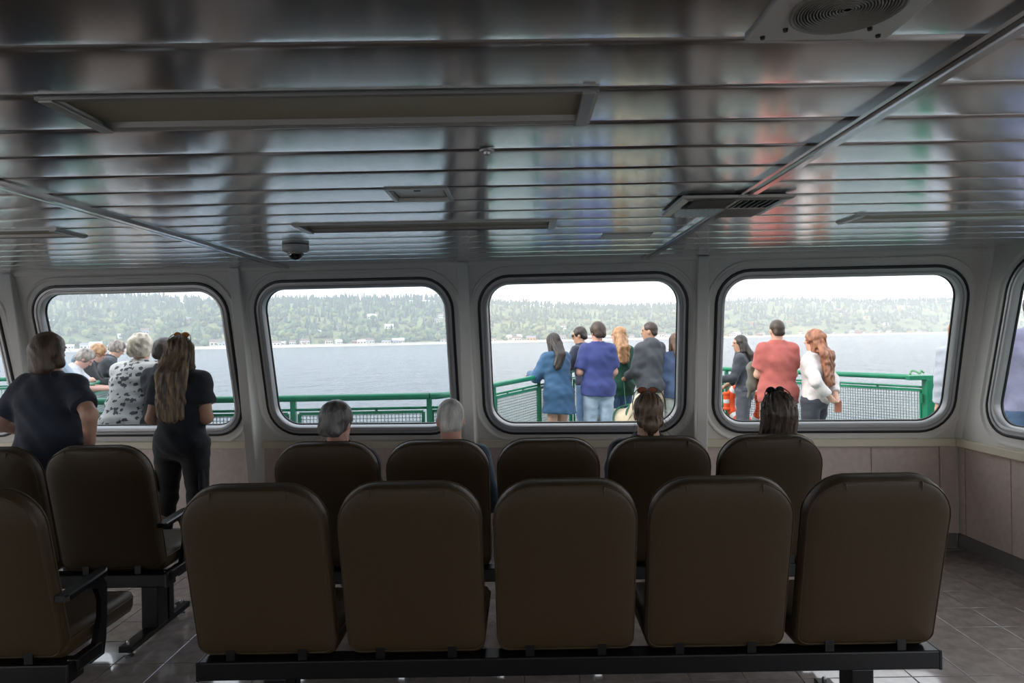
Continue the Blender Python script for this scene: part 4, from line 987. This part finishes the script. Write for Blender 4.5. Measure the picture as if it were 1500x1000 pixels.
# --- outside, right deck
def at(px, d): return (px-766)/1000*d
person('woman in long blue hooded jacket with dark ponytail leaning on the railing', at(817, 8.7), 8.7, .62, 1.63, 1.05, lean=.16, head=(.10, .1), armL=RAILARM(-1), armR=RAILARM(1), feet=((-.10, 0), (.09, .04)), skin='fair',
    top=dict(mat=cloth('blue_jacket', (.035, .10, .20)), sleeve=1.92, hem=.66, off=.040, hood=True, flare=.02, name='jacket'), hair=dict(style='long', col='dark', long=True, len=.34, w=.045, sway=-.10, bk=.03), shoes=(.5, .5, .48), res=.012)
mn = person('man with sunglasses in dark navy jacket behind the man in the polo', at(858, 9.75), 9.75, .9, 1.72, 1.0, lean=.18, head=(.05, .5), armL=RAILARM(-1), armR=RAILARM(1), skin='tan', top=dict(mat=cloth('ink_navy_jacket', (.018, .024, .05)), sleeve=1.9, hem=.85, off=.03, name='jacket'), bottom=dict(mat=DENIM2), hair=dict(style='short', col='dark', vol=.006, curl=.004), shoes=(.6, .58, .52), res=.012)
sunglasses(mn, 'black sunglasses worn by the man in the dark navy jacket', mat('black_frame', (.008, .008, .009), .25), mat('black_lens', (.012, .012, .014), .08), up=.010, fwd=.104, tilt=0, worn=True)
pm = person('man in royal-blue polo shirt and light blue jeans', at(875, 8.75), 8.75, .16, 1.755, 1.12, head=(.02, .35), armL=((-.30, -.02, -1), (.30, .95, .05)), armR=((.20, -.02, -1), (-.15, .75, -.65)), skin='pink', feet=((-.11, 0), (.12, -.05)),
    top=dict(mat=cloth('royal_blue_polo', (.035, .05, .19)), sleeve=.85, hem=.82, off=.026, soff=.016, collar=True, wr=.005, name='polo_shirt'), bottom=dict(mat=DENIM, off=.022), hair=dict(style='short', col='darkbrown', vol=.012, curl=.003, cf=50), shoes=(.7, .68, .62), res=.012)
person('woman with long ginger hair in dark green jacket and jeans', at(906, 9.3), 9.3, .30, 1.70, 1.0, head=(.02, .65), armL=RAILARM(-1), armR=DOWN(1), skin='fair', top=dict(mat=cloth('dark_green_jacket', (.014, .085, .055)), sleeve=1.9, hem=.80, off=.034, name='jacket'), bottom=dict(mat=cloth('blue_denim', (.09, .18, .36)), off=.016), hair=dict(style='long', col='ginger', long=True, len=.36, w=.06, curl=.007, cf=55), shoes=(.03, .04, .06), res=.012)
mg = person('man in charcoal hooded jacket and khaki trousers, side-on', at(952, 8.95), 8.95, .55, 1.755, 1.02, head=(.03, .70), armL=((-.20, .15, -1), (.15, .85, -.35)), armR=((.18, .05, -1), (-.1, .8, -.5)), skin='tan', feet=((-.10, .05), (.10, -.08)),
    top=dict(mat=cloth('charcoal_jacket', (.055, .060, .072)), sleeve=1.9, hem=.84, off=.034, hood=True, name='jacket'), bottom=dict(mat=KHAKI, off=.022), hair=dict(style='crop', col='darkbrown', curl=.001), shoes=(.1, .09, .08), res=.012)
person('woman in navy jacket partly hidden by the right edge of the third window', at(990, 9.0), 9.0, .2, 1.60, 1.0, skin='fair', armL=DOWN(-1), armR=DOWN(1), top=dict(mat=cloth('slate_blue_jacket', (.05, .08, .16)), sleeve=1.9, hem=.82, off=.03, name='jacket'), bottom=dict(mat=cloth('grey_green_trousers', (.38, .42, .40)), off=.016), hair=dict(style='long', col='brown', long=True, len=.30, w=.05), shoes=(.2, .2, .2), res=.012)
person('young woman with long dark hair in charcoal clothes facing left at the railing', at(1089, 9.15), 9.15, 1.15, 1.56, .90, lean=.10, head=(0, .35), armL=((-.2, .3, -1), (.1, 1, -.15)), armR=((.2, .1, -1), (-.1, .8, -.5)), skin='tan', feet=((-.08, 0), (.08, 0)),
    top=dict(mat=cloth('charcoal_cardigan', (.035, .040, .055)), sleeve=1.8, hem=.80, off=.024, name='cardigan'), bottom=dict(mat=cloth('flecked_charcoal_trousers', (.075, .078, .10)), off=.026, flare=.02), hair=dict(style='long', col='dark', long=True, len=.40, w=.05, curl=.005, cf=40), shoes=(.04, .04, .04), res=.012)
rd = person('man in brick-red tee and taupe shorts seen from behind', at(1138, 7.75), 7.75, .02, 1.735, 1.06, head=(0, .02), armL=((-.16, .25, -1), (.40, .85, .10)), armR=((.18, .20, -1), (-.40, .85, -.05)), skin='fair', feet=((-.11, 0), (.11, 0)),
    top=dict(mat=cloth('brick_red_tee', (.40, .10, .085)), sleeve=.70, hem=.80, off=.036, soff=.010, name='tee_shirt'), bottom=dict(mat=cloth('taupe_shorts', (.27, .23, .20)), off=.016, leg=.95, flare=.02, name='shorts'), hair=dict(style='crop', col='darkbrown', curl=.001), shoes=(.25, .24, .22), res=.011)
lr = person('woman with very long curly auburn hair in white sweatshirt, hands behind back', at(1192, 7.6), 7.6, .75, 1.60, .98, 1.12, head=(0, .35), armL=((-.34, -.50, -1), (.75, -.45, -.9)), armR=((.34, -.50, -1), (-.75, -.45, -.9)), skin='fair',
    top=dict(mat=cloth('white_sweatshirt', (.62, .58, .57)), sleeve=1.85, hem=.88, off=.030, name='sweatshirt'), bottom=dict(mat=cloth('flecked_black_trousers', (.040, .042, .058)), off=.022, flare=.02), hair=dict(style='long', col='red', long=True, len=.52, w=.098, curl=.013, cf=46, vol=.016, bk=.035), shoes=(.05, .05, .05), res=.011)
person('long-haired person in pale grey shirt cut by the right window frame', at(1403, 6.9), 6.9, .1, 1.68, 1.0, skin='fair', armL=DOWN(-1), armR=DOWN(1), top=dict(mat=cloth('pale_grey_shirt', (.36, .39, .45)), sleeve=1.9, hem=.80, off=.03), bottom=dict(mat=DENIM), hair=dict(style='long', col='ginger', long=True, len=.34, w=.05), shoes=(.2, .2, .2), res=.012)
person('person in lavender long-sleeved shirt and jeans beyond the corner window', 4.03, 5.34, -.5, 1.86, 1.1, skin='fair', armL=DOWN(-1), armR=DOWN(1), top=dict(mat=cloth('lavender_shirt', (.48, .48, .70)), sleeve=1.9, hem=.88, off=.03), bottom=dict(mat=DENIM2, off=.02), hair=dict(style='short', col='brown', vol=.006), shoes=(.2, .2, .2), res=.012)

# --- outside, left deck
person('woman with curly white-blonde hair in leaf-print shirt bending over the rail', -3.42, 6.00-.06, -.10, 1.68, 1.30, 1.10, lean=.34, head=(-.20, .10), armL=((-.3, .45, -.8), (.3, .6, -.5)), armR=((.3, .45, -.8), (-.3, .6, -.5)), skin='fair', feet=((-.12, -.12), (.12, -.12)),
    top=dict(mat=leaf_cloth(), sleeve=1.5, hem=.80, off=.040, soff=.03, flare=.03, wr=.007), bottom=dict(mat=GREYT, off=.02), hair=dict(style='short', col='white', vol=.022, curl=.010, cf=58, wisps=20), shoes=(.5, .5, .5), res=.010)
person('dark-haired person almost hidden between the leaf-print shirt and long-haired woman', -3.125, 5.86, -.1, 1.63, .78, lean=.16, sw=.85, head=(.02, 0), armL=((.0, .4, -1), (.2, .5, -.6)), armR=((.2, .4, -1), (-.2, .5, -.6)), skin='tan', feet=((-.1, -.12), (.1, -.12)), top=dict(mat=cloth('black_top', (.012, .013, .02)), sleeve=1.8, hem=.80, off=.03), bottom=dict(mat=cloth('ink_trousers', (.02, .025, .05))), hair=dict(style='short', col='darkbrown', vol=.010, curl=.004), shoes=(.1, .1, .1), res=.012)
person('woman with grey-brown curls in white tee folded over the railing', at(131, 8.75)-.40, 8.65, -1.15, 1.62, 1.15, lean=.62, head=(.25, 0), armL=((-.1, .55, -.75), (.25, .9, -.05)), armR=((.1, .55, -.75), (-.25, .9, -.05)), skin='pink', feet=((-.1, -.05), (.1, -.05)), top=dict(mat=cloth('white_tee', (.55, .55, .57)), sleeve=.9, hem=.80, off=.026, soff=.016), bottom=dict(mat=GREYT), hair=dict(style='short', col='greybrown', vol=.014, curl=.007), shoes=(.4, .4, .4), res=.012)
person('person with ginger curls behind the woman in white tee', at(152, 9.5)-.32, 9.35, -1.1, 1.64, 1.0, lean=.5, head=(.15, .1), armL=RAILARM(-1), armR=RAILARM(1), skin='pink', top=dict(mat=cloth('black_coat', (.015, .015, .018)), sleeve=1.9, hem=.78, off=.03), bottom=dict(mat=BLACKT), hair=dict(style='short', col='ginger', vol=.016, curl=.007), shoes=(.1, .1, .1), res=.012)
person('person with grey-brown curls in dark jacket at the left rail', at(180, 10.1)-.30, 9.95, -1.0, 1.68, 1.0, lean=.42, head=(.25, .1), armL=RAILARM(-1), armR=RAILARM(1), skin='fair', top=dict(mat=cloth('dark_speckled_jacket', (.045, .048, .06), .5), sleeve=1.9, hem=.78, off=.03, name='jacket'), bottom=dict(mat=BLACKT), hair=dict(style='short', col='greybrown', vol=.016, curl=.008), shoes=(.1, .1, .1), res=.012)
person('small figure in slate-blue raincoat with hood up', at(112, 10.4), 10.4, -.3, 1.42, 1.0, lean=.1, armL=DOWN(-1), armR=DOWN(1), skin='fair', top=dict(mat=cloth('slate_raincoat', (.10, .15, .19)), sleeve=1.9, hem=.70, off=.04, hoodup=True, name='raincoat'), bottom=dict(mat=BLACKT), shoes=(.1, .1, .1), res=.012)
person('man in pale blue-grey shirt partly hidden behind the woman in navy', at(70, 7.6), 7.5, -.3, 1.76, 1.05, lean=.10, head=(.05, -.3), armL=RAILARM(-1), armR=RAILARM(1), skin='fair', top=dict(mat=cloth('pale_blue_grey_shirt', (.34, .40, .48)), sleeve=1.8, hem=.82, off=.03), bottom=dict(mat=GREYT), hair=dict(style='crop', col='grey', curl=.001), shoes=(.1, .1, .1), res=.012)

# --- small things that go with the people
def collar(info, m):
    root, _, d = info; c = Vector(d['nb'])+Vector((0, 0, .012)); mb = MB()
    mb.tube([c+Vector((.062*math.cos(a), .066*math.sin(a), .010*math.sin(a))) for a in [i*math.pi/10 for i in range(21)]], .016, 8, False); mb.build('collar', m, root, smooth=True)
collar(s1, cloth('red_knit', (.32, .012, .018))); collar(s4, cloth('red_black_scarf', (.22, .012, .02), .6))
# orange lifebuoy on the curved railing
ld = Vector((.5, -.86, 0)).normalized(); lnrm = Vector((-.86, -.5, 0)).normalized()
lc = Vector((3.14, 9.62, .60))+lnrm*.04; t = thing('lifebuoy', lc, 'orange lifebuoy with white bands and black lettering on the railing', 'lifebuoy')
def ring_pt(a, b, R0=.265, r=.060): return ld*((R0+r*math.cos(b))*math.cos(a))+Vector((0, 0, (R0+r*math.cos(b))*math.sin(a)))+lnrm*(r*math.sin(b))
def ring_seg(a0, a1, m, name, r=.060):
    n = 10; mb = MB(); mb.loops([[ring_pt(a0+(a1-a0)*i/n, 2*math.pi*k/12, r=r) for k in range(12)] for i in range(n+1)]); return mb.build(name, m, t, smooth=True)
for k in range(4):
    a = math.pi/4+k*math.pi/2; ring_seg(a+.13, a+math.pi/2-.13, M_orange, 'buoy_segment'); ring_seg(a-.13, a+.13, M_tape, 'reflective_band', .0615)
rp_ = MB(); rp_.tube([ld*(.335*math.cos(q))+Vector((0, 0, .335*math.sin(q)))+lnrm*.02 for q in [i*math.pi/20 for i in range(41)]], .006, 6, False); rp_.build('grab_line', mat('orange_rope', (.55, .10, .03), .8), t)
def letters(text, a_mid, step, size):
    for i, chx in enumerate(text):
        a = a_mid-step*(i-(len(text)-1)/2); cu = bpy.data.curves.new('lettering', 'FONT'); cu.body = chx; cu.size = size; cu.align_x = 'CENTER'; cu.align_y = 'CENTER'; cu.extrude = .0008
        tmp = bpy.data.objects.new('tmp', cu); me = bpy.data.meshes.new_from_object(tmp); bpy.data.objects.remove(tmp); me.materials.append(M_ink)
        # ld points away from the camera's left: mirror so the word reads from the deck
        tx = ld*(-math.sin(a))+Vector((0, 0, math.cos(a))); rd_ = ld*math.cos(a)+Vector((0, 0, math.sin(a)))
        o = bpy.data.objects.new('lettering', me); COL.objects.link(o); o.parent = t
        ex, ey = -tx, rd_
        M3 = Matrix((ex, ey, ex.cross(ey))).transposed(); o.matrix_local = Matrix.Translation(rd_*.265+lnrm*.0615) @ M3.to_4x4()
letters('TOKITAE', 0, .15, .062); letters('M/V', math.pi*.86, .15, .055)
# orange float light in its bracket
fc = Vector((2.905, 9.80, .49)); t = thing('float_light', fc, 'small upright orange float light hung beside the lifebuoy', 'float light')
mb = MB(); mb.lathe([(.030, 0), (.052, .008), (.052, .030), (.042, .040), (.042, .215), (.052, .225), (.052, .250), (.03, .262)], (0, 0, 0), 20); autosmooth(mb.build('casing', M_orange, t))
mb = MB(); mb.lathe([(.0425, .10), (.0435, .105), (.0435, .15), (.0425, .155)], (0, 0, 0), 20); mb.build('band', M_tape, t)
mb = MB(); mb.tube([(0, 0, .26), (.03, .03, .36), (.06, .08, .45)], .004, 5); mb.build('lanyard', M_ink, t)
# jacket carried over the arm of the man in red
f = Field((2.50, 7.55, .80), (2.92, 8.35, 1.40), .010); jx, jy = 2.665, 7.93
f.cap((jx-.02, jy-.02, 1.20), (jx+.05, jy+.14, 1.20), .055, .05, .03); f.cap((jx-.02, jy-.03, 1.18), (jx-.01, jy-.02, .99), .058, .066, .04); f.cap((jx+.03, jy+.08, 1.16), (jx+.02, jy+.06, .97), .055, .058, .04); f.cap((jx-.03, jy-.03, 1.0), (jx-.065, jy-.03, .86), .045, .018, .04)
f.noise(lambda X, Y, Z: .007*np.sin(60*X+8*Z)*np.sin(45*Y+14*Z)+.004*np.sin(40*Z+30*X))
t = thing('jacket', (0, 0, 0), 'olive-grey jacket hanging over the arm of the man in red', 'jacket'); f.build('jacket_body', cloth('olive_grey_cotton', (.12, .115, .09)), t)
# phone held behind the back by the woman with auburn hair
_e, _w, _h = lr[2]['arms'][1]; hp_ = world_pt(lr[0], (np.array(_w)+np.array(_h)*.10)*lr[2]['s'])
mb = MB(); mb.box(hp_+Vector((.01, -.01, -.05)), (.075, .016, .13), bev=.005); tag(mb.build('phone_case', mat('tan_leather', (.34, .12, .07), .6)), 'small tan leather case held behind the auburn-haired woman', 'phone case')
# dog
f = Field((-.55, -.25, -.02), (.62, .25, 1.0), .009)
f.cap((-.26, 0, .50), (.16, 0, .50), .120, .150, .06); f.cap((-.10, 0, .47), (.14, 0, .45), .10, .125, .05); f.cap((.20, 0, .56), (.33, 0, .74), .100, .072, .05)
f.ell((.36, 0, .78), (.090, .075, .075), .03); f.cap((.42, 0, .765), (.505, 0, .75), .048, .034, .03); f.cap((-.34, 0, .53), (-.50, 0, .62), .035, .016, .04)
for sd in (-1, 1):
    f.cap((.17, sd*.085, .46), (.15, sd*.085, .26), .060, .036, .04); f.cap((.15, sd*.085, .26), (.17, sd*.085, .06), .034, .026, .02); f.cap((.17, sd*.085, .035), (.215, sd*.085, .030), .034, .028, .02)
    f.cap((-.24, sd*.085, .46), (-.19, sd*.09, .30), .085, .052, .04); f.cap((-.19, sd*.09, .30), (-.31, sd*.09, .18), .046, .028, .02); f.cap((-.31, sd*.09, .18), (-.285, sd*.09, .05), .027, .025, .02); f.cap((-.285, sd*.09, .032), (-.235, sd*.09, .03), .032, .026, .02)
    f.ell((.335, sd*.078, .765), (.035, .016, .055), .015)
dg = thing('dog', (1.22, 8.86, 0), 'cream labrador-like dog in green harness among the legs', 'dog', rz=-.75)
body = f.build('body', mat('cream_fur', (.60, .51, .37), .9, var=.12, vscale=9, bump=.5, bscale=70), dg)
mb = MB(); mb.lathe([(.001, -.016), (.016, -.010), (.018, 0), (.014, .010), (.001, .014)], (.535, 0, .765), 10, 'x'); mb.build('nose', M_ink, body, smooth=True)
for sd in (-1, 1): mb = MB(); mb.lathe([(.001, -.009), (.008, -.005), (.010, 0), (.008, .005), (.001, .009)], (.425, sd*.045, .805), 8); mb.build('eye', M_ink, body, smooth=True)
hm_ = mat('green_webbing', (.05, .17, .11), .8); mb = MB()
mb.tube([(.02+.012*math.sin(a), .160*math.cos(a), .485+.168*math.sin(a)) for a in [i*math.pi/12 for i in range(25)]], .014, 6, False); h1 = mb.build('harness', hm_, dg)
mb = MB(); mb.tube([(.235+.03*math.cos(a), .118*math.cos(a), .60+.13*math.sin(a)*.8) for a in [i*math.pi/12 for i in range(25)]], .012, 6, False); mb.build('chest_strap', hm_, dg)
mb = MB(); mb.tube([(.02, 0, .655), (.12, 0, .69), (.22, 0, .71)], .012, 6); mb.build('back_strap', hm_, dg)
_e, _w, _h = mg[2]['arms'][0]; hp_ = world_pt(mg[0], (np.array(_w)+np.array(_h)*.09)*mg[2]['s']); c_, s__ = math.cos(-.75), math.sin(-.75)
q0 = Vector((1.22+c_*.12, 8.86+s__*.12, .70)); mb = MB(); mb.tube([hp_, hp_.lerp(q0, .5)+Vector((0, 0, -.05)), q0], .006, 6)
tag(mb.build('dog_leash', hm_), 'thin green leash from the charcoal-jacketed man to the dog', 'leash')
